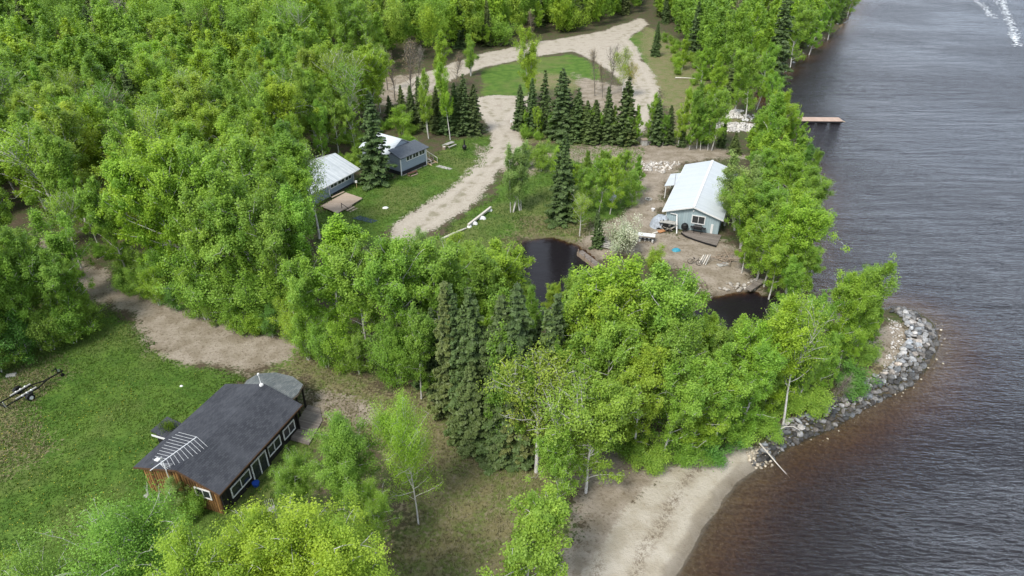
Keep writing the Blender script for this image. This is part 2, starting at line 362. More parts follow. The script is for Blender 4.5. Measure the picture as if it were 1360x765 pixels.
G['m_dirt'] = [pp([(100,368),(122,352),(165,378),(235,404),(300,428),(350,443),(396,440),(408,455),(380,476),(330,500),(305,488),(250,482),(203,460),(165,418)]), pp([(395,516),(450,512),(492,534),(505,565),(470,566),(425,548)]), pp([(48,312),(75,322),(110,352),(165,378),(190,420),(120,390),(70,350)]),
  pp([(700,206),(760,196),(828,190),(945,192),(1000,210),(930,215),(905,222),(880,255),(862,300),(884,312),(962,322),(995,350),(1010,382),(960,388),(930,372),(880,352),(830,336),(792,340),(772,322),(790,300),(830,290),(846,262),(852,226),(800,216),(705,216)]),
  pp([(760,98),(842,120),(842,172),(800,160),(770,130)]), pp([(758,600),(830,575),(900,595),(925,622),(870,665),(850,700),(825,750),(800,820),(735,820),(762,690)]), pp([(450,112),(560,96),(600,104),(560,135),(450,142)]), pp([(1175,425),(1198,430),(1196,478),(1176,485)]),
  pp([(628,190),(660,205),(690,195),(735,228),(700,236),(660,228)])]
G['m_sand'] = [pp([(775,800),(792,750),(808,705),(838,662),(876,632),(912,608),(950,600),(985,592),(1020,588),(1030,612),(985,640),(955,680),(930,720),(900,770),(870,840),(850,900),(740,900)])]
G['m_grass'] = [pp([(-200,520),(0,475),(60,452),(115,425),(150,415),(170,425),(200,462),(250,484),(300,490),(322,500),(300,520),(420,560),(420,700),(300,900),(-300,900)]),
  pp([(395,300),(440,270),(470,240),(530,238),(570,212),(592,188),(650,180),(656,196),(640,220),(600,252),(548,284),(522,302),(500,330),(440,320)]),
  pp([(640,92),(700,78),(760,71),(792,86),(800,104),(760,124),(705,128),(640,126)]), pp([(826,52),(850,40),(885,60),(900,95),(920,140),(885,140),(872,110),(850,76)]),
  pp([(560,330),(600,300),(645,268),(670,232),(720,190),(860,196),(850,225),(850,262),(820,290),(790,298),(770,318),(735,310),(700,312),(668,334),(650,370),(600,380),(560,360)]), pp([(600,470),(700,520),(690,600),(640,600)]),pp([(560,640),(640,610),(700,640),(690,680),(600,690)]),pp([(400,452),(440,470),(400,500),(350,492)])]
G['m_dry'] = [pp([(850,30),(880,45),(960,120),(985,160),(945,190),(900,180),(880,130),(860,80)]), pp([(690,165),(960,180),(960,200),(690,190)]), pp([(370,488),(400,462),(450,478),(560,520),(640,585),(700,600),(760,640),(765,720),(748,800),(740,900),(400,900),(470,740),(540,690),(520,600),(430,560),(400,520)]), pp([(1115,520),(1170,478),(1180,500),(1140,515)]),
  pp([(700,288),(790,296),(775,320),(740,310),(700,313),(668,334),(655,360),(650,340),(665,318)]), pp([(-20,530),(20,490),(80,470),(90,500),(40,540),(60,600),(0,640),(-60,640)]), pp([(840,100),(880,90),(935,140),(900,150),(870,120)]),
  pp([(710,96),(760,100),(790,115),(740,126),(706,126)])]

def landz(x, y):
    x = np.asarray(x, float); y = np.asarray(y, float); sh = x.shape; x = x.ravel(); y = y.ravel()
    s = sdist(x, y, LAKE, 60.) ; s = np.where((s <= -59.9) & (y < 0), -60, s)
    s = s + fbm(x, y, 2.5, 5)*.8 * np.clip(1-np.abs(s)/6, 0, 1)
    d = -s
    up = .62*(1-np.exp(-np.maximum(d, 0)/2.2)) + .12*fbm(x, y, 7, 9)*np.clip(d/5, 0, 1) + .7*fbm(x, y, 60, 19)*np.clip((d-25)/40, 0, 1)
    pin = np.clip(sdist(x, y, POND, 12.)+1.0, 0, 3)
    dn = -.13*np.maximum(s, 0) - .9*np.maximum(pin-.7, 0)
    z = WZ + np.where(d > 0, up, np.maximum(dn, -5))
    z -= .38*np.exp(-(((x+22)**2+(y-39)**2)/60.))
    return z.reshape(sh)
def lz(x, y): return float(landz(np.array([x]), np.array([y]))[0])

# ------------------------------------------------------------ ground sheet
def graded(lo, a, b, hi, step, grow=1.09):
    mid = np.arange(a, b+1e-6, step); l = []; s = step; v = a
    while v > lo: s *= grow; v -= s; l.append(v)
    r = []; s = step; v = b
    while v < hi: s *= grow; v += s; r.append(v)
    return np.concatenate([l[::-1], mid, r])
xs = graded(-900, -75, 75, 900, .42); ys = graded(-500, 22, 140, 1600, .42, 1.04)
GX, GY = np.meshgrid(xs, ys); gx = GX.ravel(); gy = GY.ravel(); gz = landz(gx, gy)
n1 = fbm(gx, gy, 6, 31); n2 = fbm(gx, gy, 1.6, 41)
attrs = {}
for k, polys in G.items():
    s = np.full(gx.shape, -12.)
    for P in polys: s = np.maximum(s, sdist(gx, gy, P))
    soft = {'m_gravel': 1.3, 'm_dirt': 2.2, 'm_sand': 1.0, 'm_grass': 1.8, 'm_dry': 2.8}[k]
    if k == 'm_gravel':
        attrs['m_rut'] = np.exp(-((s-1.5+n1*.6)/.38)**2)*(.6+n2); attrs['m_crown'] = np.clip((s-2.0)/.5, 0, 1)*np.clip((3.4-s)/.5, 0, 1)
    s = s + n1*soft*1.6 + n2*soft*.8
    attrs[k] = np.clip(.5 + s/(2*soft), 0, 1)
sl = sdist(gx, gy, LAKE, 20.)
attrs['m_wrack'] = np.clip(np.exp(-((-sl-2.6+n1*2.2)/.42)**2)+.8*np.exp(-((-sl-5.4+n1*3)/.5)**2), 0, 1)*(attrs['m_sand'] > .5)
attrs['m_bed'] = np.clip(.5 + (sl-.3)*1.2, 0, 1)
attrs['m_wet'] = np.clip(1.15-np.abs(np.maximum(WZ+.30-gz, 0)-.3)/.3, 0, 1)*(gz < WZ+.20)
nx, ny = len(xs), len(ys); idx = np.arange(nx*ny).reshape(ny, nx)
Q = np.stack([idx[:-1,:-1], idx[:-1,1:], idx[1:,1:], idx[1:,:-1]], -1).reshape(-1, 4)
g = link('ground', np_mesh('ground', np.stack([gx,gy,gz],1), Q, attrs=attrs, smooth=True), M['ground']); tag(g, kind='structure')

# water
xs = graded(-40, -8, 90, 900, .8, 1.06); ys = graded(-300, 24, 130, 1400, .8, 1.04)
WX, WY = np.meshgrid(xs, ys); wx = WX.ravel(); wy = WY.ravel(); wzb = landz(wx, wy)
depth = np.maximum(WZ - wzb, 0)
calm = np.clip(sdist(wx, wy, POND, 12.)/3+1, 0, 1)
nx, ny = len(xs), len(ys); idx = np.arange(nx*ny).reshape(ny, nx)
Q = np.stack([idx[:-1,:-1], idx[:-1,1:], idx[1:,1:], idx[1:,:-1]], -1).reshape(-1, 4)
keep = (wzb[Q] < WZ+.12).any(1); Q = Q[keep]
used = np.unique(Q); rm = np.full(nx*ny, -1); rm[used] = np.arange(len(used))
w = link('lake_water', np_mesh('lake_water', np.stack([wx,wy,np.full(wx.shape, WZ)],1)[used], rm[Q], attrs={'depth': depth[used], 'calm': calm[used]}, smooth=True), M['water']); tag(w, kind='structure')

# ------------------------------------------------------------ tree prototypes (meshes shared by the copies)
def leaf_quads(C, size, r, outward=None, long=1.5, up=.35):
    n = len(C); N = r.normal(size=(n,3)); N[:,2] = np.abs(N[:,2])+up
    if outward is not None: N += outward*1.1
    N /= np.linalg.norm(N, axis=1)[:,None]
    A = np.cross(N, r.normal(size=(n,3))); A /= np.linalg.norm(A, axis=1)[:,None]+1e-9; B = np.cross(N, A)
    s = (size*(.6+.8*r.random(n)))[:,None]
    V = np.stack([C+A*s*long*.5, C+B*s*.5, C-A*s*long*.5, C-B*s*.5], 1)
    return V.reshape(-1,3), np.arange(n*4).reshape(-1,4)
class Tubes:
    def __init__(s): s.V=[]; s.Q=[]; s.n=0
    def add(s, P, rad, k=5):
        P = np.asarray(P, float); m = len(P); T = np.gradient(P, axis=0); T /= np.linalg.norm(T,axis=1)[:,None]+1e-9
        U = np.cross(T, [0.31,.17,.93] if abs(T[0][2])<.8 else [1.,.1,0]); U /= np.linalg.norm(U,axis=1)[:,None]+1e-9; Vv = np.cross(T,U)
        a = np.arange(k)*2*np.pi/k; rad = np.broadcast_to(rad,(m,))
        ring = P[:,None]+rad[:,None,None]*(np.cos(a)[None,:,None]*U[:,None]+np.sin(a)[None,:,None]*Vv[:,None])
        i = np.arange(m-1)[:,None]*k; j = np.arange(k)[None]; j2 = (j+1)%k
        q = np.stack([i+j, i+j2, i+k+j2, i+k+j],-1).reshape(-1,4)+s.n
        s.V.append(ring.reshape(-1,3)); s.Q.append(q); s.n += m*k
    def out(s): return np.concatenate(s.V), np.concatenate(s.Q)
def curve(p0, d0, length, n, r, bend=.15, up=0., droop=0.):
    P=[np.array(p0,float)]; d=np.array(d0,float); st=length/(n-1)
    for i in range(n-1):
        d = d + r.normal(size=3)*bend + np.array([0,0,up-droop*(i/n)]); d/=np.linalg.norm(d); P.append(P[-1]+d*st)
    return np.array(P)
def interp(P, t):
    x = np.asarray(t)*(len(P)-1); i = np.clip(x.astype(int),0,len(P)-2); f = (x-i)[...,None]; return P[i]*(1-f)+P[i+1]*f
def make_birch(seed, h=12., base=.28, spread=.22, leaves=11000, stems=1, fork=0, open_=0., leaf=.17, lean=0., br_scale=1., sig=.30, nb=34):
    r = np.random.default_rng(seed); tb = Tubes(); clus=[]; 
    for s_ in range(stems):
        az = r.random()*6.28; off = np.array([math.cos(az),math.sin(az),0])*(.25 if stems>1 else 0); sp = (.16 if stems>1 else .02)
        hh = h*(1 if s_==0 else .72+.25*r.random())
        tr = curve(off, np.array([math.cos(az)*sp+lean, math.sin(az)*sp, 1]), hh*.97, 12, r, .035, .06)
        tr[:,2] *= hh*.97/max(tr[-1,2],1)
        rad0 = .011*hh*br_scale
        tb.add(tr, rad0*(1-np.linspace(0,1,12)**.85*.93), 7)
        leaders=[(tr, base, 1., hh)]
        for f_ in range(fork):
            t0=.3+.25*r.random(); a=r.random()*6.28; p=interp(tr,np.array([t0]))[0]
            ld=curve(p,[math.cos(a)*.42,math.sin(a)*.42,1],hh*(1-t0)*.85,9,r,.05,.05); tb.add(ld, rad0*.55*(1-np.linspace(0,1,9)*.9),6); leaders.append((ld,.2,.7,hh))
        for (P,b0,sc_,H) in leaders:
            n_ = int(nb*sc_/max(1,stems*.7)); 
            for b in range(n_):
                t = b0+(1-b0)*((b+.5)/n_)**.9; a = b*2.4+r.random()*1.2; q=(t-b0)/(1-b0)
                prof = (math.sin(math.pi*min(1,(q*.82+.20)))**.7)*(.5+.95*r.random())
                ln = spread*H*prof*sc_**.5*1.25; el = R(28+38*q+r.normal()*10)
                p=interp(P,np.array([t]))[0]
                bc=curve(p,[math.cos(a)*math.cos(el),math.sin(a)*math.cos(el),math.sin(el)],ln,7,r,.13,.05,.10)
                tb.add(bc, .0035*H*br_scale*(1-np.linspace(0,1,7)*.85)*(.5+.5*prof),4)
                tone_b=r.random()
                nt_=max(3,int(ln*3.2))
                for k in range(nt_):
                    tt=.22+.78*(k+r.random())/nt_
                    c=interp(bc,np.array([tt]))[0]; o=r.normal(size=3)*np.array([1,1,.6])*ln*.13*(1-tt*.3)
                    e=c+o
                    if r.random()<open_: continue
                    if k%2==0: tb.add(np.stack([c,(c+e)/2+[0,0,.08],e]),.0012*H*br_scale*np.array([1,.7,.3]),3)
                    clus.append((*e,.55+.75*r.random(),tone_b*.6+r.random()*.4))
            for k in range(6): clus.append((*(P[-1]+r.normal(size=3)*[.25,.25,.35]),.7,r.random()))
    clus=np.array(clus); w=clus[:,3]**2; w/=w.sum(); ci=r.choice(len(clus),leaves,p=w)
    D=r.normal(size=(leaves,3))*np.array([1,1,.75]); C=clus[ci,:3]+D*[.85,.85,1.25]*(sig*h/12*clus[ci,3])[:,None]
    ctr=np.array([clus[:,0].mean(),clus[:,1].mean(),clus[:,2].mean()]); O=(C-ctr)/(h*.3)*[1,1,.7]
    C=C[C[:,2]>.15] if True else C; n=len(C); ci=ci[:n]; O=(C-ctr)/(h*.3)
    V,Qd=leaf_quads(C,leaf*np.ones(n),r,O); tone=np.clip(clus[r.permutation(ci)[:n]*0+ci,4]*.75+.25*r.random(n),0,1)
    crown=np_mesh('crown',V,Qd,attrs={'tone':np.repeat(tone,4)})
    tv,tq=tb.out(); trunk=np_mesh('trunk',tv,tq,smooth=True)
    return dict(h=h,crown=crown,trunk=trunk,V=V,tone=tone,tv=tv,tq=tq)
def make_spruce(seed,h=12.,spread=.17,dens=1.,leaf=.17,thin=0.):
    r=np.random.default_rng(seed); tb=Tubes(); P=curve([0,0,0],[0,0,1],h*.99,10,r,.012,.02); tb.add(P,.012*h*(1-np.linspace(0,1,10)*.95),6)
    C=[];T=[]; nw=int(h*2.6)
    for w in range(nw):
        t=.05+.94*(w+.5)/nw; rad=spread*h*((1-t)**.82)*(.85+.3*r.random())+.10
        nb=6 if t<.8 else 5
        for b in range(nb):
            if r.random()<thin: continue
            a=w*1.1+b*2*math.pi/nb+r.normal()*.2; ln=rad*(.72+.5*r.random()); z=h*t; c,s=math.cos(a),math.sin(a)
            n=max(14,int(ln*120*dens)); u=r.random(n)**.72; 
            lat=r.normal(size=n)*.14*ln*(1.15-u)*1.5+r.normal(size=n)*.03; dz=-.34*u*ln+.16*u*u*ln-np.abs(r.normal(size=n))*.10*(1-.4*u)-.02
            p0=interp(P,np.array([t]))[0]
            C.append(np.stack([p0[0]+c*u*ln-s*lat,p0[1]+s*u*ln+c*lat,z+dz],1)); tb_=r.random()
            T.append(np.clip(.15+.5*u**2+.25*tb_+.2*r.random(n),0,1))
            tb.add(np.array([p0,[p0[0]+c*ln*.5,p0[1]+s*ln*.5,z-.15*ln],[p0[0]+c*ln*.92,p0[1]+s*ln*.92,z-.17*ln]]),np.array([.02,.012,.004])*h/12,3)
    C=np.concatenate(C);T=np.concatenate(T); O=C.copy();O[:,2]=.35;O[:,:2]/=np.linalg.norm(O[:,:2],axis=1)[:,None]+1e-6
    V,Qd=leaf_quads(C,leaf*np.ones(len(C)),r,O*.9,1.9,.25)
    tv,tq=tb.out(); return dict(h=h,crown=np_mesh('crown',V,Qd,attrs={'tone':np.repeat(T,4)}),trunk=np_mesh('trunk',tv,tq,smooth=True),V=V,tone=T,tv=tv,tq=tq)
def make_bush(seed,h=3.,wd=1.5,leaves=13000,leaf=.065):
    r=np.random.default_rng(seed); tb=Tubes(); clus=[]
    for b in range(16):
        a=r.random()*6.28; el=R(35+50*r.random()); ln=h*(.55+.5*r.random()); c=curve([0,0,0],[math.cos(a)*math.cos(el)*wd/1.5,math.sin(a)*math.cos(el)*wd/1.5,math.sin(el)],ln,6,r,.14,.04)
        tb.add(c,.010*h*(1-np.linspace(0,1,6)*.85),4)
        for k in range(7): clus.append((*(interp(c,np.array([.3+.7*r.random()]))[0]+r.normal(size=3)*.18*h/3),r.random()))
    clus=np.array(clus); ci=r.integers(0,len(clus),leaves); C=clus[ci,:3]+r.normal(size=(leaves,3))*.2*h/3; C=C; k=C[:,2]>.03; C=C[k]; ci=ci[k]; n=len(C)
    V,Qd=leaf_quads(C,leaf*np.ones(n),r,(C-[0,0,h*.35])/h*1.6); tone=np.clip(clus[ci,3]*.6+.4*r.random(n),0,1)
    tv,tq=tb.out(); return dict(h=h,crown=np_mesh('foliage',V,Qd,attrs={'tone':np.repeat(tone,4)}),trunk=np_mesh('stem',tv,tq,smooth=True),V=V,tone=tone,tv=tv,tq=tq)
PR={}
PR['full']=[make_birch(11+i,base=.13,spread=[.17,.20,.16,.185,.21,.15][i],leaves=32000,fork=[1,2,0,1,2,1][i],open_=.22,leaf=.098,sig=.21) for i in range(6)]
PR['near']=[make_birch(21+i,base=.2,spread=[.23,.20][i],leaves=75000,fork=[2,1][i],open_=.08,leaf=.060,sig=.22,nb=44) for i in range(2)]
PR['nearthin']=[make_birch(25,base=.2,spread=.25,leaves=48000,fork=3,open_=.10,leaf=.062,br_scale=.85,sig=.34,nb=40)]
PR['low']=[make_birch(27+i,base=.02,spread=.30,leaves=15000,fork=0,stems=3,open_=.05,leaf=.15,sig=.42,nb=30) for i in range(2)]
PR['slim']=[make_birch(31+i,base=.30,spread=.145,leaves=17000,fork=0,stems=[1,2,1][i],open_=.12,leaf=.11,sig=.24) for i in range(3)]
PR['thin']=[make_birch(41+i,base=.28,spread=.20,leaves=9000,fork=[1,2,3][i],open_=.30,leaf=.095,br_scale=1.25,sig=.34) for i in range(3)]
PR['multi']=[make_birch(51+i,base=.18,spread=.17,leaves=24000,stems=3,fork=0,open_=.12,leaf=.11,sig=.28,nb=30) for i in range(2)]
PR['bare']=[make_birch(61+i,base=.13,spread=.17,leaves=1500,fork=2,open_=.15,leaf=.085,br_scale=1.1,sig=.30,nb=44) for i in range(2)]
PR['spruce']=[make_spruce(71+i,spread=[.16,.20,.145,.22,.17,.135][i],dens=[1.4,1.3,1.4,1.2,1.0,1.2][i],leaf=.15,thin=[0,.06,0,.1,.2,.12][i]) for i in range(6)]
PR['oldspruce']=[make_spruce(81+i,spread=.125,dens=.8,leaf=.17,thin=.25) for i in range(2)]
PR['bush']=[make_bush(91+i) for i in range(3)]
PR['blossom']=[make_bush(95,3.,1.3,9000,.075)]
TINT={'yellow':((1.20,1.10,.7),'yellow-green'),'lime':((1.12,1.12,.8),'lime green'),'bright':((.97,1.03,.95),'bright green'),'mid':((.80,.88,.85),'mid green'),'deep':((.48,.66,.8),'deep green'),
      'pale':((1.02,.98,1.9),'pale grey-green'),'olive':((1.08,1.0,.9),'olive green'),'rust':((1.75,.95,1.1),'rusty green'),
      'dark':((1.,1.,1.),'dark green'),'brownish':((1.35,1.15,1.1),'brownish green'),'dead':((3.4,2.4,4.6),'grey dead'),'grey':((1.,1.,1.),'grey-brown'),'tan':((1.25,1.1,.8),'tan'),'white':((1.,1.,1.),'white-flowered')}
KIND={'low':('birch_sapling','low bushy birch','tree'),'near':('birch_tree','leafy birch','tree'),'nearthin':('birch_tree','sparse birch','tree'),'full':('birch_tree','leafy birch','tree'),'slim':('birch_tree','slender birch','tree'),'thin':('birch_tree','sparse birch with pale branches showing','tree'),'multi':('birch_tree','many-stemmed birch','tree'),
      'bare':('bare_tree','almost leafless tree','tree'),'spruce':('spruce_tree','pointed spruce','tree'),'oldspruce':('spruce_tree','tall ragged spruce','tree'),'bush':('leafy_bush','low leafy bush','bush'),'blossom':('flowering_bush','bush full of white blossom','bush')}
CM={'low':'leaf','near':'leaf','nearthin':'leaf','full':'leaf','slim':'leaf','thin':'leaf','multi':'leaf','bare':'twig','spruce':'needle','oldspruce':'needle','bush':'leaf','blossom':'blossom'}
TREES=[]     # dict(x,y,z,h,kind,tint,label,group,prio)
def T(bx,by,top,kind='full',tint='bright',where='',wd=1.,h=None,rz=None,lean=None,label=None,group=None,crown=False):
    x,y=at(bx,by,0.); z=lz(x,y)
    crown=crown or by>=860
    if crown:
        for _ in range(4):
            hh=height_to(x,y,top,z); x+= (bx-project(x,y,z+hh*(.62 if by<860 else .8))[0])*math.hypot(y,CAMH-hh)/FPX
        z=lz(x,y)
    if h is None: 
        h=height_to(x,y,top,z)
        if kind not in ('spruce','oldspruce','bare','bush','blossom'):
            for _ in range(3):
                q=min(project(x,y,z+h)[1],project(x,y+.17*h*wd,z+.84*h)[1]); h*=1-.5*max(0,(top-q))/max(20,by-top)
    if kind=='bush' and h>3.3: kind='low'
    TREES.append(dict(x=x,y=y,z=max(z,WZ-.3),h=h,kind=kind,tint=tint,where=where,wd=wd,rz=rz,lean=lean,label=label,group=group,prio=1e6,bx=bx,by=by))
def inpoly(x,y,P): return sdist(np.array([x]),np.array([y]),P,1.)[0]>0
def exec_trees():
    w='in the bottom left corner below the dark roofed house'
    T(138,890,690,'nearthin','mid','',1.0,label='wide pale-branched green birch over the grass below the gable end of the dark roofed house')
    T(70,905,722,'nearthin','mid','',.9,label='green birch crown at the bottom edge left of the wide pale-branched birch')
    T(-5,890,735,'near','yellow','',.9,label='small yellow-green crown cut off by the bottom left corner')
    T(335,900,690,'near','yellow','',.95,label='yellow-green birch at the bottom edge just in front of the house gable')
    T(400,900,672,'near','yellow','',1.05,label='tallest yellow-green birch in front of the window wall of the dark roofed house')
    T(475,905,690,'near','lime','',1.0,label='lime green birch at the right side of the yellow-green clump below the house')
    T(270,940,728,'near','lime','',.9,label='lime green crown at the bottom edge left end of the yellow-green clump')
    T(462,706,550,'near','mid','',1.0,label='dense green birch beside the deck of the dark roofed house')
    T(405,712,610,'near','mid','',.85,label='shorter green birch between the window wall and the dense birch')
    T(500,745,640,'near','bright','',.8,label='green crown in front of the dense birch right of the house')
    T(556,697,527,'nearthin','lime','',.62,label='lone sparse birch with a thick white trunk on the lawn right of the house')
    T(700,800,646,'full','bright','',1.25,label='rounded green birch beside the left edge of the sandy beach')
    T(712,628,470,'thin','olive','',1.1,label='forked birch with white limbs and few leaves before the spruce clump')
    T(748,648,500,'thin','bright','',1.2,label='green birch with leaning pale limbs right of the forked birch')
    T(778,655,505,'full','bright','',1.05,label='full green birch at the top left corner of the beach')
    T(735,690,580,'full','bright','',.9,label='low green birch above the rounded birch by the beach')
    # spruce clump
    for i,(bx,by,tp,k,ti,wd) in enumerate([(598,552,362,'oldspruce','brownish',1.1),(622,560,372,'spruce','dark',.95),(645,575,372,'spruce','dark',1.1),(668,585,385,'spruce','dark',1.2),(690,588,366,'spruce','dark',1.05),(722,590,400,'oldspruce','brownish',1.2),
        (612,540,410,'spruce','dark',1.),(745,570,388,'oldspruce','dark',1.2),(580,520,405,'spruce','dark',1.2),(560,515,430,'spruce','dark',1.2),(630,590,470,'spruce','brownish',1.3),(665,600,480,'spruce','dark',1.4),(690,602,490,'spruce','brownish',1.4),(710,560,420,'spruce','dark',1.1)]):
        T(bx,by,tp,k,ti,'in the dark spruce clump in the middle of the photo',wd*.86)
    for bx,by,tp,k,ti,wd in [(660,600,430,'slim','mid',.9),(700,610,470,'full','mid',.6),(735,600,455,'full','bright',.6),(675,560,395,'slim','mid',.8)]: T(bx,by,tp,k,ti,'in the dark spruce clump',wd)
    for bx,by,tp,k,ti in [(700,442,370,'full','bright'),(735,448,378,'full','lime'),(768,455,362,'full','bright'),(655,420,350,'full','lime')]: T(bx,by,tp,k,ti,'',.9,crown=True)
    for i,(bx,by) in enumerate([(172,384),(190,396),(212,406),(236,414),(262,423),(288,432),(312,440),(338,446),(362,448),(384,446)]): T(bx,by,by-34-(i*7)%16,'bush',['mid','bright','lime','deep','bright'][i%5],'',1.)
    # big birches left of the clump
    T(452,470,295,'full','lime','',1.15,label='big lime green birch standing at the end of the dirt track')
    T(490,482,318,'full','bright','',1.0,label='birch with its trunk showing at the right side of the big track-end birch')
    T(420,468,335,'full','bright','',.9,label='green birch at the left side of the big track-end birch')
    T(545,490,315,'full','bright','',.95); T(590,480,318,'full','bright','',1.); T(625,475,330,'full','mid','',.95); T(560,530,395,'full','mid','',.8); T(530,510,420,'full','mid','',.7)
    T(610,450,345,'full','bright','',.9); T(640,470,350,'full','lime','',.7); T(575,455,330,'full','lime','',.7)
    w='on the wooded spit between the channel and the beach'
    for bx,by,tp,k,ti,wd in [(660,470,362,'slim','bright',1.),(708,500,385,'full','mid',.8),(762,545,375,'full','bright',.95),(795,560,368,'full','lime',1.),(835,560,348,'full','lime',1.05),(868,555,352,'full','bright',1.),(900,545,366,'full','yellow',.95),
        (930,540,405,'full','lime',.9),(815,600,425,'full','bright',.95),(855,608,450,'full','lime',1.),(890,612,468,'full','bright',1.),(930,610,480,'full','lime',1.),(965,605,455,'full','bright',1.),(960,565,428,'full','mid',.8),(990,565,422,'full','lime',.9),
        (1000,580,445,'full','bright',.9),(1030,555,388,'full','yellow',.9),(1022,565,475,'full','mid',.8),(1045,535,400,'full','bright',.9),(1064,535,430,'full','bright',.85),(1085,508,388,'full','mid',.9),(1100,520,440,'slim','bright',1.0),(1118,498,360,'full','lime',.85),(1100,532,445,'full','bright',.75),(1135,500,440,'full','lime',.7),(1162,462,410,'full','mid',.7),(1070,545,470,'full','mid',.7),
        (1150,472,352,'full','bright',.7),(1158,472,395,'slim','lime',.9),(1125,500,430,'full','mid',.7),(780,580,440,'full','mid',.9),(750,520,400,'full','bright',.8),(905,590,420,'full','mid',.9)]:
        T(bx,by,tp,k,ti,w,wd*.95,crown=True)
    T(1112,490,348,'slim','bright','',.8,lean=.26,label='birch with a long pale trunk leaning right towards the lake near the rocky tip')
    T(1040,565,392,'thin','lime','',.65)
    T(1090,546,490,'bare','white','',1.0,lean=.5,label='bare white-limbed birch leaning right above the rock bank')
    for bx,by,tp in [(840,612,578),(870,616,582),(905,612,580),(945,600,565),(980,588,552),(1010,572,545),(800,592,555),(1050,545,512),(1150,480,452),(1125,512,478),(1080,540,505)]:
        T(bx,by,tp,'bush',random.choice(['bright','mid','deep']),'along the beach side of the wooded spit',1.1)
    # right of the pale blue house
    w='between the pale blue house and the lake'
    for bx,by,tp,k,ti,wd in [(978,306,205,'multi','pale',1.2),(962,300,228,'thin','pale',1.3),(1005,335,240,'full','mid',1.1),(1035,300,205,'full','bright',1.1),(1060,290,200,'full','mid',1.),(1015,378,272,'full','lime',1.15),(1045,385,262,'full','lime',1.15),(985,362,290,'full','lime',.95),
        (1060,350,280,'full','bright',1.),(1005,270,195,'full','bright',1.),(1068,250,190,'slim','deep',1.),(1050,240,200,'full','bright',.9),(1025,345,260,'full','bright',.9),(1035,240,185,'full','mid',.9),(1062,395,320,'full','bright',.9),(1005,372,268,'full','bright',1.15),(1040,352,235,'full','lime',1.1),(1070,318,232,'full','mid',1.05),(1022,392,322,'full','lime',1.),(1078,270,215,'full','bright',1.),(985,330,232,'multi','bright',1.1),(1045,418,352,'full','bright',.9)]:
        T(bx,by,tp,k,ti,w,wd)
    T(1000,232,120,'slim','bright','',1.,label='slender white-trunked birch standing at the shore end of the dock',lean=.1)
    T(1020,225,118,'full','yellow','',.95,label='yellow-green birch hanging over the shore end of the dock')
    T(1040,220,140,'full','lime','',.8,label='lime green birch leaning out over the water below the dock')
    w='beside the rocky dock path'
    for bx,by,tp,k,ti,wd in [(945,200,118,'full','bright',1.),(925,198,110,'full','mid',.9),(990,158,62,'full','bright',1.),(1005,145,90,'slim','lime',1.),(1020,160,95,'full','bright',.8),(975,150,60,'full','bright',.9),(950,150,70,'full','lime',.9)]: T(bx,by,tp,k,ti,w,wd)
    # row of spruces across the middle
    w='in the spruce row between the two gravel roads'
    for bx,by,tp,k,ti,wd in [(691,172,96,'spruce','dark',1.),(706,176,100,'spruce','dark',.8),(722,175,92,'spruce','dark',.9),(747,184,88,'spruce','dark',.9),(768,188,116,'spruce','dark',1.3),(790,190,118,'spruce','dark',1.3),(781,190,130,'spruce','brownish',1.3),(808,190,112,'spruce','dark',1.),(826,192,98,'spruce','dark',1.1),
        (836,192,120,'spruce','brownish',1.1),(873,192,124,'spruce','dark',1.1),(886,192,125,'spruce','dark',1.1),(905,196,140,'spruce','dark',1.),(957,196,152,'spruce','dark',1.2),(975,205,175,'spruce','brownish',1.3),(735,182,130,'spruce','dark',1.),(758,186,128,'spruce','brownish',1.)]: T(bx,by,tp+random.choice([0,2,6,10,14]),k if random.random()<.8 else 'oldspruce',ti if random.random()<.75 else 'brownish',w,wd*random.uniform(1.05,1.5))
    for bx,by,tp,ti in [(714,182,140,'lime'),(740,184,142,'bright'),(785,188,138,'bright'),(812,190,140,'mid'),(862,190,122,'bright'),(900,196,132,'lime'),(915,200,140,'bright'),(930,200,142,'bright'),(940,200,135,'mid'),(698,178,145,'bright'),(732,184,150,'mid'),(772,188,145,'lime'),(798,190,148,'mid'),(830,192,150,'bright'),(846,192,140,'lime'),(880,194,150,'mid')]: T(bx,by,tp,'full',ti,w,.8)
    T(704,134,36,'multi','lime','',.85,label='tall lime green birch with a white trunk rising behind the spruce row')
    T(790,128,62,'bare','tan','',.9); T(810,126,55,'bare','grey','',.9); T(826,132,62,'thin','olive','',.9); T(800,130,80,'bare','tan','',.8); T(836,130,82,'thin','rust','',.8)
    # around pond
    T(746,292,172,'spruce','dark','',.95,label='lone tall dark spruce between the pond and the upper lawn')
    T(795,326,278,'spruce','dark','',1.3,label='short broad dark spruce at the top right edge of the pond')
    T(680,282,186,'multi','pale','',.85,label='pale grey-green birch with two white stems beside the main gravel road')
    T(692,280,195,'slim','pale','',1.,label='thin pale birch touching the two-stemmed birch beside the gravel road')
    T(770,312,258,'thin','lime','',1.1,label='small bent birch with a pale trunk just right of the lone spruce')
    T(828,334,284,'blossom','white','',.8,label='bush full of white blossom beside the white topped table')
    w='on the lawn above the pond'
    for bx,by,tp,k,ti in [(718,228,185,'bush','bright'),(740,235,192,'bush','lime'),(700,225,190,'bush','bright'),(775,285,222,'full','bright'),(795,285,212,'full','bright'),(810,285,208,'full','lime'),(828,250,198,'full','bright'),(845,262,208,'full','bright'),(778,250,200,'full','mid'),(800,255,196,'full','bright'),(762,255,215,'full','lime'),(838,275,228,'bush','bright')]: T(bx,by,tp,k,ti,w,.95)
    w='between the main gravel road and the pond'
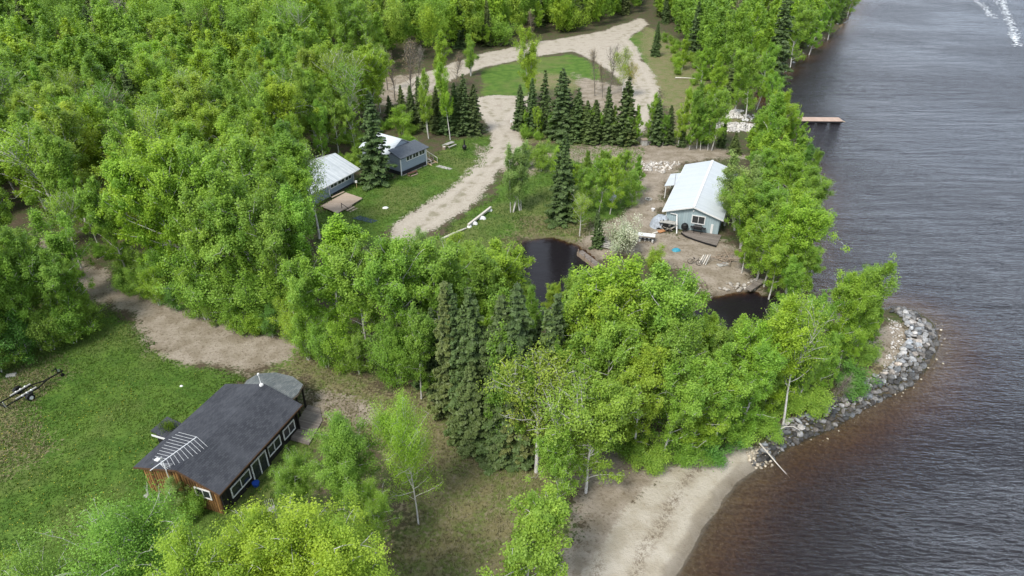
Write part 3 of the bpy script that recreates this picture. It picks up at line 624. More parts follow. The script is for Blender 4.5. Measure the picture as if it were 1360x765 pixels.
    for bx,by,tp,k,ti in [(548,375,318,'bush','lime'),(575,378,318,'bush','bright'),(605,370,310,'bush','lime'),(632,372,315,'bush','bright'),(588,392,330,'full','lime'),(630,400,322,'full','bright'),(648,398,335,'slim','lime'),(610,400,330,'full','lime'),(692,445,372,'full','mid'),(545,400,340,'full','bright'),(560,350,305,'bush','pale'),(518,395,330,'full','bright')]: T(bx,by,tp,k,ti,w,1.)
    T(868,362,325,'bush','yellow','in front of the white topped table',1.1)
    # cabins
    T(500,243,118,'spruce','dark','',1.25,label='big dark spruce standing between the two grey cabins')
    T(424,318,190,'thin','bright','',1.05,label='airy green birch hiding the left part of the pale metal cabin roof')
    T(385,350,250,'thin','mid','',.8); T(365,355,240,'full','mid','',.8)
    T(400,232,150,'full','lime','behind the left grey cabin',.9); T(430,215,130,'full','bright','behind the left grey cabin',.9); T(450,205,118,'full','bright','behind the left grey cabin',.9); T(472,200,125,'full','bright','behind the left grey cabin',.9); T(535,178,140,'bush','lime','behind the right grey cabin',1.3)
    T(405,420,240,'full','bright','',.9); T(375,430,250,'full','mid','',.9)
    w='in the dark row behind the right grey cabin'
    for bx,by,tp,k,ti in [(548,170,112,'spruce','dark'),(565,172,108,'spruce','dark'),(580,176,112,'spruce','brownish'),(592,178,105,'spruce','dark'),(606,178,108,'spruce','dark'),(618,180,97,'spruce','dark'),(628,178,110,'spruce','dark'),(535,162,112,'spruce','brownish'),(560,160,100,'spruce','dark'),(612,170,112,'spruce','dark'),(520,160,125,'spruce','dark')]: T(bx,by,tp,k,ti,w,1.25)
    T(570,184,90,'slim','olive','',.7,label='thin-stemmed olive birch behind the right grey cabin'); T(598,186,82,'slim','lime','',.7,label='thin-stemmed lime birch behind the picnic table')
    w='over the gravel clearing beyond the cabins'
    for bx,by,tp,k,ti in [(525,135,68,'bare','tan'),(548,140,48,'bare','tan'),(556,125,60,'bare','grey'),(585,120,40,'slim','lime'),(625,100,45,'multi','bright'),(515,120,55,'bare','tan'),(605,125,65,'bare','tan'),(460,150,55,'full','lime'),(485,155,60,'multi','lime'),(505,150,58,'full','bright'),(440,170,58,'full','lime'),(415,175,62,'full','olive'),(380,175,75,'full','lime')]: T(bx,by,tp,k,ti,w,.95)
    T(706,60,10,'bare','tan','',.7)
    # top right headland
    T(1028,112,-32,'oldspruce','dark','',1.1,label='very tall ragged spruce on the wooded headland at the top')
    T(870,75,26,'spruce','dark','',1.,label='small spruce where the gravel road leaves the clearing')
    T(990,118,10,'full','lime','',1.); T(968,120,5,'full','bright','',1.); T(1010,125,55,'full','bright','',.9); T(1050,88,5,'full','bright','',1.); T(1075,70,8,'full','bright','',1.); T(1100,50,-10,'full','mid','',1.); T(1125,22,-35,'full','mid','',1.1); T(1112,30,-30,'spruce','dark','',1.)
    T(905,95,50,'full','yellow','',.8); T(930,120,60,'full','lime','',.9)
    # left foreground wood edge
    w='at the edge of the wood above the dirt track'
    for bx,by,tp,k,ti,wd in [(245,398,172,'full','yellow',1.0),(262,402,200,'full','lime',.9),(215,400,200,'full','lime',1.),(285,435,245,'full','bright',1.),(325,440,225,'full','bright',1.05),(355,440,250,'full','mid',1.),(275,440,330,'bush','bright',1.2),(305,442,345,'bush','mid',1.2),(340,445,350,'bush','mid',1.3),(370,442,350,'bush','bright',1.2),(225,405,330,'bush','mid',1.2),
        (195,392,330,'bush','mid',1.2),(240,408,340,'spruce','dark',1.3),(260,415,360,'spruce','dark',1.3),(375,435,360,'spruce','dark',1.2),(170,380,235,'full','bright',1.),(300,400,190,'full','bright',1.),(350,400,180,'full','bright',1.),(108,372,250,'thin','lime',.9),(130,340,225,'full','bright',.9)]: T(bx,by-(16 if bx<340 else 10),tp,k,ti,w,wd*.92)
    w='in the leafy mass above the boat trailer'
    for bx,by,tp,k,ti,wd in [(-10,500,330,'full','bright',1.1),(20,480,345,'full','mid',1.),(55,465,340,'full','mid',1.),(90,445,330,'full','mid',1.),(115,440,340,'full','bright',.9),(30,470,290,'full','bright',1.),(75,440,300,'full','mid',.9),(10,440,280,'full','lime',1.),(-30,460,300,'full','bright',1.1),(70,465,400,'bush','mid',1.2),(100,455,395,'bush','mid',1.2),(35,480,410,'bush','deep',1.2),(125,440,390,'bush','mid',1.1),(0,495,430,'bush','mid',1.2),(110,420,345,'spruce','dark',1.3)]: T(bx,by,tp,k,ti,w,wd)
    T(140,85,-12,'spruce','dead','',1.1,label='pale grey dead spruce standing out of the wood at the top left')
    T(183,92,-8,'bare','grey','',1.1,label='leafless grey tree next to the pale dead spruce at the top left')
    for bx,by,tp,ti in [(410,478,415,'bright'),(435,488,420,'mid'),(462,492,425,'lime'),(478,497,440,'mid'),(512,502,430,'mid'),(530,512,440,'bright'),(396,462,395,'lime')]: T(bx,by,tp,'bush',ti,'under the big track-end birch',.9)
    T(236,676,636,'bush','pale','',.9,label='pale green bush growing against the orange-brown gable wall')
    T(262,684,655,'bush','mid','',.8,label='small bush at the foot of the gable window')
exec_trees()
# ------------------------------------------------------------ filling the woods
def fill(poly, sp, hr, kinds, where, seed, tints=None, clump=12.):
    r=np.random.default_rng(seed); P=pp(poly); A=np.array(P); lo=A.min(0); hi=A.max(0); pts=[]
    xs_=np.arange(lo[0],hi[0],sp); ys_=np.arange(lo[1],hi[1],sp*.9); X,Y=np.meshgrid(xs_,ys_); X=X+(np.arange(len(ys_))%2)[:,None]*sp/2
    X=(X+r.normal(size=X.shape)*sp*.24).ravel(); Y=(Y+r.normal(size=Y.shape)*sp*.24).ravel()
    ok=sdist(X,Y,P)>0; X=X[ok];Y=Y[ok]
    for k in ('m_gravel','m_dirt','m_sand','m_grass'):
        for Q_ in G[k]:
            o=sdist(X,Y,Q_)<.7; X=X[o];Y=Y[o]
    o=sdist(X,Y,LAKE)<-.8; X=X[o];Y=Y[o]
    for Q_ in KEEP: o=sdist(X,Y,Q_)<.5; X=X[o];Y=Y[o]
    ex=np.array([(t['x'],t['y']) for t in TREES if t['kind']!='bush']); 
    if len(ex): d=((X[:,None]-ex[:,0])**2+(Y[:,None]-ex[:,1])**2).min(1)**.5; o=d>sp*.55; X=X[o];Y=Y[o]
    Z=landz(X,Y); tn=fbm(X,Y,clump,seed+3); kn=fbm(X,Y,clump*1.6,seed+8)
    for x,y,z,tv,kv in zip(X,Y,Z,tn,kn):
        u=r.random(); k=kinds[-1][0]; s=0; uu=np.clip(u*.75+(.5+kv*1.6)*.25,0,.999)
        for kk,wt in kinds:
            s+=wt
            if uu<s: k=kk; break
        if k in('spruce','oldspruce'): ti=r.choice(['dark','dark','brownish']); h=(hr[0]+r.random()*(hr[1]-hr[0]))*.95
        elif k=='bare': ti=r.choice(['grey','tan']); h=hr[0]+r.random()*(hr[1]-hr[0])*.6
        else:
            q=np.clip(.5+tv*1.5+r.normal()*.22,0,.99); ti=(tints or ['mid','mid','bright','bright','bright','lime','olive','yellow'])[int(q*8)]
            h=hr[0]+r.random()*(hr[1]-hr[0])
        bx,by=project(x,y,z)
        TREES.append(dict(x=x,y=y,z=z,h=h,kind=k,tint=ti,where=where,wd=.92+.25*r.random(),rz=None,lean=None,label=None,group=None,prio=0,bx=bx,by=by))
KEEP=[[(-33,84),(-20,86),(-19,97),(-31,98)],[(-20,96),(-10,101),(-13,110),(-22,107)]]
main=[('full',.50),('multi',.12),('slim',.12),('thin',.12),('spruce',.06),('bare',.08)]
fill([(120,325),(200,365),(300,404),(378,420),(410,400),(420,330),(370,262),(400,225),(380,190),(300,150),(-200,180),(-260,330),(0,300),(60,305),(95,340)],4.9,(10.5,15.5),main,'in the wood above the dirt track',101)
fill([(380,190),(400,225),(440,200),(490,175),(520,165),(455,145),(440,110),(300,100),(-300,100),(-200,180),(300,150)],5.1,(10.5,15),main,'in the wood left of the grey cabins',102)
fill([(-420,100),(440,110),(560,90),(640,66),(700,54),(760,44),(790,36),(740,-12),(-600,-12)],6.0,(12,16.5),[('full',.44),('multi',.12),('slim',.10),('thin',.12),('spruce',.15),('bare',.07)],'in the wood at the top left of the photo',103)
fill([(-600,-12),(740,-12),(780,30),(800,34),(850,18),(860,-12),(900,-24),(-900,-24)],7.0,(12,16),[('full',.42),('slim',.12),('spruce',.32),('bare',.14)],'in the wood beyond the upper road',104)
fill([(640,66),(700,54),(760,44),(800,36),(850,18),(850,-6),(620,-6),(600,60)],4.6,(6,9),[('full',.4),('slim',.3),('bush',.2),('spruce',.1)],'behind the upper gravel road',105,['mid','bright','bright','bright','lime','lime','bright','lime'])
fill([(865,22),(900,60),(935,100),(955,140),(1000,128),(1035,98),(1060,80),(1112,38),(1140,-14),(870,-14)],5.2,(10,15),[('full',.55),('slim',.15),('spruce',.22),('bare',.08)],'on the wooded headland at the top',106,['mid','mid','mid','bright','bright','bright','lime','lime'])
fill([(870,-14),(1140,-14),(1150,-25),(860,-25)],7,(12,17),[('full',.55),('spruce',.45)],'on the wooded headland at the top',107)
fill([(-200,360),(0,345),(60,360),(115,400),(125,425),(60,448),(0,470),(-150,520)],4.4,(9,12),[('full',.75),('multi',.15),('spruce',.1)],'in the leafy mass above the boat trailer',108,['mid','mid','mid','mid','bright','bright','bright','lime'])
fill([(740,560),(700,490),(740,470),(820,470),(900,480),(1000,475),(1100,460),(1160,440),(1160,470),(1110,510),(1035,550),(990,585),(900,605),(820,600)],4.6,(6.5,9.5),[('full',.8),('slim',.2)],'on the wooded spit between the channel and the beach',109,['mid','mid','bright','bright','bright','lime','lime','yellow'])
fill([(970,290),(1000,215),(1060,220),(1070,270),(1062,340),(1062,385),(1000,382),(965,350)],3.6,(6,8.5),[('full',.8),('multi',.2)],'between the pale blue house and the lake',110,['mid','mid','bright','bright','bright','lime','lime','lime'])
fill([(520,500),(500,470),(520,420),(630,415),(660,440),(700,460),(730,500),(690,560),(600,540)],4.0,(8,12),[('full',.6),('spruce',.4)],'between the big track-end birch and the spruce clump',111,['mid','mid','mid','bright','bright','bright','lime','lime'])
fill([(985,205),(1010,170),(1030,180),(1028,200),(1010,212)],3.4,(4,7),[('full',1.)],'on the shore below the dock',112)
fill([(400,470),(460,488),(520,505),(560,520),(560,490),(480,470),(420,455)],2.3,(1.2,2.6),[('bush',1.)],'under the big track-end birch',125,['mid','mid','mid','bright','bright','bright','lime','lime'])
fill([(740,600),(800,600),(860,612),(930,610),(1000,592),(1000,575),(900,590),(820,585),(740,575)],2.2,(1.0,2.2),[('bush',1.)],'along the beach side of the wooded spit',126,['deep','deep','mid','mid','bright','bright','bright','lime'])
fill([(430,270),(450,235),(520,215),(560,195),(560,180),(480,195),(420,225)],2.6,(1.0,2.4),[('bush',1.)],'behind the grey cabins',127,['deep','deep','mid','mid','bright','bright','bright','lime'])
fill([(700,215),(730,195),(850,200),(850,214),(760,225),(720,240)],3.2,(.8,1.8),[('bush',1.)],'on the lawn above the pond',128,['mid','mid','mid','mid','bright','bright','bright','lime'])
fill([(870,40),(900,60),(950,110),(1000,128),(960,150),(945,185),(915,190),(900,150),(880,110)],3.4,(1.,3.),[('bush',1.)],'on the wooded headland at the top',129,['mid','mid','mid','bright','bright','bright','lime','lime'])
# undergrowth bushes along the wood edges
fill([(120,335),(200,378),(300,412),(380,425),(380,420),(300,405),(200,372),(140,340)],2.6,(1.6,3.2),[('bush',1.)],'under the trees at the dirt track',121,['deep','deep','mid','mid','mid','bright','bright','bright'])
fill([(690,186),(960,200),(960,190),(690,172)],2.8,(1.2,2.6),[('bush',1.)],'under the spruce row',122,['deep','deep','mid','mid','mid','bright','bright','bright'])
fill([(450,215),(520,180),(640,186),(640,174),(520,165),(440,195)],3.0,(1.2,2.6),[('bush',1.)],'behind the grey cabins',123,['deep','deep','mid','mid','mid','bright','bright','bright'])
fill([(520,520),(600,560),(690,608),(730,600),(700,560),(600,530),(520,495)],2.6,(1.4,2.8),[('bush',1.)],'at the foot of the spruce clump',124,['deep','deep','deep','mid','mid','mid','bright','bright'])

LAND=[('the left grey cabin',(440,240)),('the right grey cabin',(550,205)),('the pale blue house',(920,270)),('the round dark pond',(725,345)),('the dock',(1080,156)),('the bend of the dirt track',(240,430)),('the end of the dirt track',(395,455)),
  ('the boat trailer',(50,515)),('the sandy beach',(860,650)),('the rocky tip',(1235,455)),('the grassy road island',(740,100)),('the gravel clearing',(560,110)),('the pale dead spruce',(140,40)),('the upper road bend',(850,45)),
  ('the lone tall spruce',(745,230)),('the main gravel road',(600,260)),("the photo's left edge",(0,230)),('the top left corner',(0,0)),("the photo's top edge",(400,0)),('the dark inlet',(970,400)),('the forked white birch',(712,560)),('the log bench',(636,287)),('the headland shore',(1090,65)),('the very tall ragged spruce',(1028,60)),("the left wood's middle",(220,200)),('the gap in the wood',(50,300))]
def describe(t):
    k={'thin':'sparse birch','slim':'slender birch','multi':'many-stemmed birch','bare':'leafless tree'}.get(t['kind'],KIND[t['kind']][1]); tone=TINT[t['tint']][1]; cx,cy=project(t['x'],t['y'],t['z']+t['h']*.6)
    if t['kind']=='bush': k='low bush'; cx,cy=t['bx'],t['by']
    bestd,best=min(((cx-p[0])**2+((cy-p[1])*1.3)**2,i) for i,(n,p) in enumerate(LAND)); dx=cx-LAND[best][1][0]; dy=cy-LAND[best][1][1]
    s=('left of' if dx<0 else 'right of') if abs(dx)>abs(dy)*1.3 else ('behind' if dy<0 else 'in front of')
    d=bestd**.5; rel=('close ' if d<40 else 'far ' if d>110 else '')+s+' '+LAND[best][0]
    size='' if t['kind'] in('bush','blossom') else ('tall ' if t['h']>13 else 'short ' if t['h']<8.5 else 'mid-height ' if t['h']>11 else '')
    return f'{size}{tone} {k} {rel}'
for t in TREES:      # keep the dark inlet and its water open to the sky
    tx,ty=project(t['x'],t['y'],t['z']+t['h']); r_=t['h']*.19*t['wd']*FPX/math.hypot(t['y'],CAMH)
    if abs(tx-968)<24+r_ and ty<416 and t['by']>410: t['h']=max(2.5,height_to(t['x'],t['y'],418,t['z']))
for t in TREES:
    cx,cy=project(t['x'],t['y'],t['z']+t['h']/2); dist=math.sqrt(t['x']**2+t['y']**2+CAMH**2)
    vis=(-60<cx<1420) and (project(t['x'],t['y'],t['z']+t['h'])[1]<780) and cy>-45
    t['vis']=vis; t['size']=t['prio']+(t['h']/dist if vis else -1)
buckets={}
for t in TREES: buckets.setdefault(KIND[t['kind']][0],[]).append(t)
ind=[];far=[]
for k,l in buckets.items():
    l.sort(key=lambda t:-t['size']); ind+=l[:300]; far+=l[300:]
ind=[t for t in ind if t['vis'] or t['prio']>0]; 
labels={}
for t in ind:
    t['lab']=t['label'] or describe(t); labels.setdefault(t['lab'],[]).append(t)
def ordinals(l):
    l.sort(key=lambda t:project(t['x'],t['y'],t['z']+t['h'])[0]); n=len(l)
    words=['leftmost']+[w+' from left' for w in 'second third fourth fifth sixth seventh eighth ninth tenth eleventh twelfth'.split()]
    for i,t in enumerate(l): t['lab']+=', '+('rightmost' if i==n-1 else words[i])
for k,l in list(labels.items()):
    if 1<len(l)<=12: ordinals(l)
first={}
for t in ind:
    k=t['kind']; nm,_,cat=KIND[k]; ps=PR[k]; p=ps[random.randrange(len(ps))]
    s=t['h']/p['h']; e=empty(nm,(t['x'],t['y'],t['z']-.05),t['rz'] if t['rz'] is not None else random.random()*6.28,t['lab'],cat,
        t['group'] or (cat+('es ' if cat=='bush' else 's ')+(t['where'] or 'standing alone around the camp'))[:60])
    e.scale=(s*t['wd'],s*t['wd'],s)
    e.rotation_euler=(0,t['lean'],0) if t['lean'] else (random.gauss(0,.035),random.gauss(0,.035),e.rotation_euler[2])
    c=link('crown' if cat=='tree' else 'foliage',p['crown'],M[CM[k]],e); v=TINT[t['tint']][0]; j=.93+.14*random.random(); c.color=(v[0]*j,v[1]*(.95+.1*random.random()),v[2],1)
    tk=link('trunk' if cat=='tree' else 'stem',p['trunk'],M['bark'] if k in('spruce','oldspruce','bush','bare') else M['birch_bark'],e)
# the far woodland past the 300th tree of a kind: one mesh of leaves and one of stems
def merged(lst,need,mat,nm,label):
    VV=[];TT=[];CC=[];r=np.random.default_rng(5)
    for t in lst:
        ps=PR[t['kind']]; p=ps[r.integers(len(ps))]; s=t['h']/p['h']; n=len(p['tone']); m=min(n,need); sel=r.choice(n,m,replace=False)
        V=p['V'].reshape(-1,4,3)[sel]; ctr=V.mean(1,keepdims=True); V=ctr+(V-ctr)*(n/m)**.42; a=r.random()*6.28; c,s_=math.cos(a),math.sin(a)
        V=V*np.array([s*t['wd'],s*t['wd'],s]); V=np.stack([V[...,0]*c-V[...,1]*s_,V[...,0]*s_+V[...,1]*c,V[...,2]],-1)+[t['x'],t['y'],t['z']]
        VV.append(V.reshape(-1,3)); TT.append(np.repeat(p['tone'][sel],4)); CC.append(np.broadcast_to(np.array(TINT[t['tint']][0]),(m*4,3)))
    V=np.concatenate(VV); o=link(nm,np_mesh(nm,V,np.arange(len(V)).reshape(-1,4),attrs={'tone':np.concatenate(TT),'tint':np.concatenate(CC)}),mat); tag(o,label,'woodland',kind='stuff')
a=[t for t in far if t['kind'] in('full','slim','thin','multi','bush','low')]
if a: merged(a,5000,M['leaf_far'],'distant_woodland','leafy woodland filling the far left background')
a=[t for t in far if t['kind'] in('spruce','oldspruce')]
if a: merged(a,2600,M['needle_far'],'distant_spruce_wood','dark spruces filling the far background wood')
stats=(len(TREES),len(ind),len(far),{k:len(v) for k,v in buckets.items()},sum(1 for v in labels.values() if len(v)>8)); print('TREES',stats)

# ------------------------------------------------------------ dark roofed house
def window(name,parent,x0,x1,z0,z1,y,axis='y',sgn=-1,panes=2,fw=.09):
    """white frame with glass on the plane axis=y (or x) facing sgn"""
    f=MB(); gl=MB(); d0,d1=sorted((y,y+sgn*.07)); 
    def bx(m,a0,a1,b0,b1,e0,e1):
        if axis=='y': m.box(a0,a1,e0,e1,b0,b1)
        else: m.box(e0,e1,a0,a1,b0,b1)
    bx(f,x0,x1,z0,z0+fw,d0,d1); bx(f,x0,x1,z1-fw,z1,d0,d1); bx(f,x0,x0+fw,z0+fw,z1-fw,d0,d1); bx(f,x1-fw,x1,z0+fw,z1-fw,d0,d1)
    for i in range(1,panes):
        c=x0+(x1-x0)*i/panes; bx(f,c-.03,c+.03,z0+fw,z1-fw,d0,d1)
    g0,g1=sorted((y,y+sgn*.03)); bx(gl,x0+fw,x1-fw,z0+fw,z1-fw,g0,g1)
    o=f.build(name,M['white'],parent); gl.build('pane',M['glass'],o); return o
hA=empty('house',(-23.85,34.69,0),1.234,'low wood house with dark shingle roof, orange-brown gable and white windows by the lawn','house')
zb=-.75
w=MB(); prof=[(-2.86,zb),(3.86,zb),(3.86,2.42),(0.05,3.42),(-2.86,2.36)]
def gable(x0,x1,prof):
    m=MB(); n=len(prof); return m.add([(x0,a,b) for a,b in prof]+[(x1,a,b) for a,b in prof],[tuple(range(n)),tuple(range(n,2*n))[::-1]]+[(i,n+i,n+(i+1)%n,(i+1)%n) for i in range(n)])
gable(.38,9.75,prof).build('wall',M['black_board'],hA)
gp=[(-2.9,-.30),(3.9,-.30),(3.9,2.40),(0.05,3.40),(-2.9,2.34)]
m=gable(.33,.375,gp)
for i in range(28): y=-2.84+i*.243; m.box(.30,.328,y-.02,y+.02,-.28,(2.33+(y+2.9)*.355 if y<.05 else 3.38-(y-.05)*.258)-.06)
mg=planks('gable_boards',(.045,.024,.013),(.40,.215,.08),(.02,.012,.008),.243,1,.35,.6,9); m.build('gable_wall',mg,hA)
m=MB(); m.box(.12,.36,-3.0,4.0,-.72,-.26).box(.40,9.8,-3.06,-2.88,-.72,-.28); m.build('foundation',M['concrete'],hA,bevel=.03)
r=MB(); r.slab([(0,4.31,2.50),(0,.04,3.64),(10.13,.04,3.64),(10.13,4.31,2.50)],.12); r.slab([(0,.03,3.645),(0,-3.36,2.38),(10.13,-3.36,2.38),(10.13,.03,3.645)],.12)
roofA=r.build('roof',M['shingle'],hA)
m=MB(); m.bar((-.03,4.33,2.41),(-.03,.04,3.55),.05,.15).bar((-.03,.04,3.55),(-.03,-3.38,2.29),.05,.15).bar((-.0,-3.39,2.30),(10.13,-3.39,2.30),.04,.13); m.build('fascia',simple('brown_trim',(.10,.055,.03)),roofA)
for a,b in ((1.35,3.50),(5.70,7.32),(7.72,9.25)): window('window',hA,a,b,.40,1.42,-2.90)
window('window',hA,-2.2,-.78,1.10,2.0,.30,'x',-1)
dr=MB(); dr.box(3.72,5.5,-2.97,-2.9,-.50,-.40).box(3.72,5.5,-2.97,-2.9,1.40,1.5)
for x in (3.72,4.56,5.40): dr.box(x,x+.1,-2.97,-2.9,-.40,1.40)
d_=dr.build('glass_door',M['white'],hA); MB().box(3.82,5.4,-2.93,-2.9,-.4,1.4).build('pane',M['glass'],d_)
m=MB().box(3.5,5.8,-3.65,-3.10,-.62,-.48); m.build('door_step',M['concrete'],hA)
for x in (.45,5.62,9.68): MB().box(x-.06,x+.06,-3.02,-2.9,-.5,2.25).build('corner_post',M['black_board'],hA)
# porch canopy at the far end
can=empty('canopy',(-23.85,34.69,0),1.234,'low faceted canopy with grey-green shingles at the far end of the dark roofed house','canopy')
ed=[(10.18,2.75),(11.2,2.95),(12.3,2.62),(12.95,1.3),(12.98,-.5),(12.35,-1.95),(11.1,-2.25),(10.18,-2.1)]; m=MB(); c=(10.6,.35,3.02)
for a,b in zip(ed,ed[1:]): m.add([(*a,2.42),(*b,2.42),c,(*a,2.32),(*b,2.32),(c[0],c[1],2.92)],[(0,1,2),(5,4,3),(0,3,4,1),(1,4,5,2),(2,5,3,0)])
m.build('canopy_roof',M['shingle_grey'],can)
m=MB()
for a,b in zip(ed,ed[1:]): m.bar((*a,2.28),(*b,2.28),.06,.12)
m.build('rim_board',M['wood'],can)
for p in (ed[2],ed[3],ed[5],ed[6]): MB().box(p[0]*.99-.05,p[0]*.99+.07,p[1]*.95-.05,p[1]*.95+.06,-.4,2.25).build('post',M['black_board'],can)
m=MB().box(10.0,12.8,-2.2,2.4,-.5,-.18); m.build('platform',M['deck_grey'],can)
dk=empty('side_deck',(-23.85,34.69,0),1.234,'weathered grey plank deck along the front right corner of the dark roofed house','deck')
MB().prism([(8.35,-3.0),(8.35,-4.75),(11.2,-4.2),(12.5,-3.1),(12.5,-1.9),(9.9,-2.3)],-.12,.0).build('boards',M['deck_grey'],dk)
m=MB()
for x,y in ((8.6,-4.5),(10.2,-4.2),(12.2,-3.0),(8.6,-3.2)): m.box(x-.06,x+.06,y-.06,y+.06,-.7,-.12)
m.build('support',M['wood'],dk)
# small roofed well box behind the house
sh=empty('well_box',(-28.0,41.5,-.2),1.234,'small dark shingled box shelter with grass on top behind the dark roofed house','shelter')
MB().slab([(-.9,-.85,1.35),(.9,-.85,1.35),(.9,.85,1.75),(-.9,.85,1.75)],.1).build('roof',M['shingle'],sh)
MB().box(-.95,.95,-.93,-.87,1.2,1.33).box(-.96,-.9,-.87,.85,1.22,1.38).build('edge_board',M['white'],sh)
MB().box(-.7,.7,-.65,.65,0,1.2).build('wall',M['black_board'],sh)
r_=np.random.default_rng(3); V=[]
for i in range(260):
    x,y=r_.normal(size=2)*[.28,.35]; a=r_.random()*6.28; h_=.25+.4*r_.random(); V+= [(x,y,1.55),(x+.04,y+.03,1.55),(x+.2*math.cos(a),y+.2*math.sin(a),1.55+h_),(x+.18*math.cos(a),y+.2*math.sin(a),1.55+h_)]
o=link('grass_tuft',np_mesh('grass_tuft',V,np.arange(len(V)).reshape(-1,4),attrs={'tone':r_.random(len(V))}),M['leaf'],sh)
# television antenna
an=empty('television_antenna',(-23.85,34.69,0),1.234,'white television antenna with many rods above the gable of the dark roofed house','antenna')
MB().tube([(-.1,.9,2.3),(-.1,.9,4.75)],.035).build('mast',M['alu'],an)
A0=np.array([-1.3,.78,4.62]); A1=np.array([2.45,.05,4.62]); MB().bar(A0,A1,.06,.05).build('boom',M['alu'],an)
for i in range(11):
    f=.26+.74*i/10; p=A0+(A1-A0)*f; ln=.75+.65*(1 if i>6 else (i/7)); q=p+np.array([-.05,ln*1.15,.0]); q2=p+np.array([-.55,-ln,0]); 
    MB().tube([q,p],.011,5).build('rod',M['alu'],an); MB().tube([p,q2],.011,5).build('rod',M['alu'],an)
m=MB()
for k in range(5): m.tube([A0+(A1-A0)*.2+[0,.02,.02],A0+(A1-A0)*.2+np.array([.15*k-.1,-.55,-.35])],.012,4)
m.build('lower_rods',M['alu'],an)
MB().box(-.5,-.2,.85,1.2,4.66,4.72).build('amplifier_box',M['white'],an,bevel=.02)
ds=empty('roof_aerial',(-23.85,34.69,0),1.234,'thin white mast with small dish on the far roof edge beside the grey canopy','aerial')
MB().tube([(10.0,.3,3.5),(10.1,.45,4.55)],.03).build('mast',M['white'],ds); MB().tube([(10.1,.45,4.5),(10.1,.45,4.66)],.09,8).build('cap',M['white'],ds); MB().tube([(9.95,.25,3.62),(9.85,.15,3.72),(9.8,.1,3.74)],[.14,.17,.03],10).build('dish',M['white'],ds)
x,y=at(362,680); 
ch=empty('garden_chair',(x,y,lz(x,y)),.6,'pale grey wooden garden chair half hidden among birches in front of the windows','chair')
m=MB()
for i in range(5): m.box(-.3,.3,-.3+i*.12,-.21+i*.12,.38,.41)
m.build('seat',M['slab'],ch)
m=MB()
for i in range(5): m.bar((-.27+i*.13,.3,.38),(-.27+i*.13,.5,1.0),.09,.02)
m.build('backrest',M['slab'],ch)
for a in(-.3,.3):
    for b in (-.28,.3): MB().box(a-.03,a+.03,b-.03,b+.03,0,.38).build('leg',M['slab'],ch)
bb=empty('storage_tub',(-23.85,34.69,0),1.234,'bright blue plastic tub beside the glass door of the dark roofed house','tub')
MB().tube([(3.45,-3.25,-.5),(3.45,-3.25,.02)],[.2,.26],14).build('tub_body',M['deepblue'],bb); MB().tube([(3.45,-3.25,.02),(3.45,-3.25,.06)],.28,14).build('rim',M['deepblue'],bb)

# ------------------------------------------------------------ pale blue house by the lake
hC=empty('house',(23.07,79.28,0),1.193,'pale blue house with long white metal roof in the yard by the lake','house')
LC=17.6
gable(.42,LC-.4,[(-3.4,-.3),(3.4,-.3),(3.4,2.50),(0,3.50),(-3.4,2.50)]).build('wall',M['blue_siding'],hC)
r=MB(); r.slab([(0,3.85,2.46),(0,0.01,3.66),(LC,0.01,3.66),(LC,3.85,2.46)],.08); r.slab([(0,0,3.665),(0,-3.85,2.46),(LC,-3.85,2.46),(LC,0,3.665)],.08)
ro=r.build('roof',M['metal_roof'],hC); MB().bar((0,0,3.69),(LC,0,3.69),.3,.04).build('ridge_cap',M['white'],ro)
MB().bar((-.02,3.87,2.36),(-.02,0,3.57),.04,.16).bar((-.02,0,3.57),(-.02,-3.87,2.36),.04,.16).bar((0,3.88,2.38),(LC,3.88,2.38),.05,.1).build('fascia',M['white'],ro)
MB().slab([(9.4,5.35,2.0),(9.4,3.9,2.38),(14.2,3.9,2.38),(14.2,5.35,2.0)],.06).build('porch_roof',M['metal_roof'],hC)
for x in (9.6,14.0): MB().box(x-.05,x+.05,5.1,5.2,-.2,1.95).build('porch_post',M['white'],hC)
window('window',hC,-1.62,.10,1.20,2.38,.42,'x',-1,2,.11)
MB().box(.34,.42,-2.72,-2.42,-.1,1.5).build('door_trim',M['white'],hC)
window('window',hC,2.5,3.7,1.2,2.1,3.4,'y',1); window('window',hC,6,7.2,1.2,2.1,3.4,'y',1)
for s in(3.36,): MB().box(.36,.415,s-.05,s+.05,-.1,2.4).build('corner_trim',M['white'],hC)
MB().tube([(.3,-.02,2.95),(.42,-.02,2.95)],.09,8).build('gable_lamp',M['white'],hC)
MB().tube([(9.3,3.95,1.5),(9.3,3.95,4.1)],.05,8).build('flue_pipe',M['steel'],hC)
MB().box(.2,.45,-1.5,-.2,.78,.92).build('window_shelf',M['dark'],hC)
dc=empty('low_deck',(23.07,79.28,0),1.193,'low grey curved deck with dark edge below the window of the pale blue house','deck')
MB().prism([(.35,.95),(-.9,.95),(-1.6,.3),(-2.2,-1.1),(-2.6,-2.4),(-2.9,-3.7),(.35,-3.9)],.06,.22).build('boards',M['deck_grey'],dc)
m=MB(); e=[(-.95,1.0),(-1.66,.3),(-2.27,-1.1),(-2.67,-2.4),(-2.97,-3.7)]
for a,b in zip(e,e[1:]): m.bar((*a,.14),(*b,.14),.08,.3)
m.build('edge_board',M['charcoal'],dc)
def loc(O,th,u,v): return O[0]+u*math.cos(th)-v*math.sin(th), O[1]+u*math.sin(th)+v*math.cos(th)
def C_(u,v): return loc((23.07,79.28),1.193,u,v)
x,y=C_(-.25,.75); kt=empty('kettle_grill',(x,y,.2),0,'round black covered grill against the pale blue wall left of the window','grill')
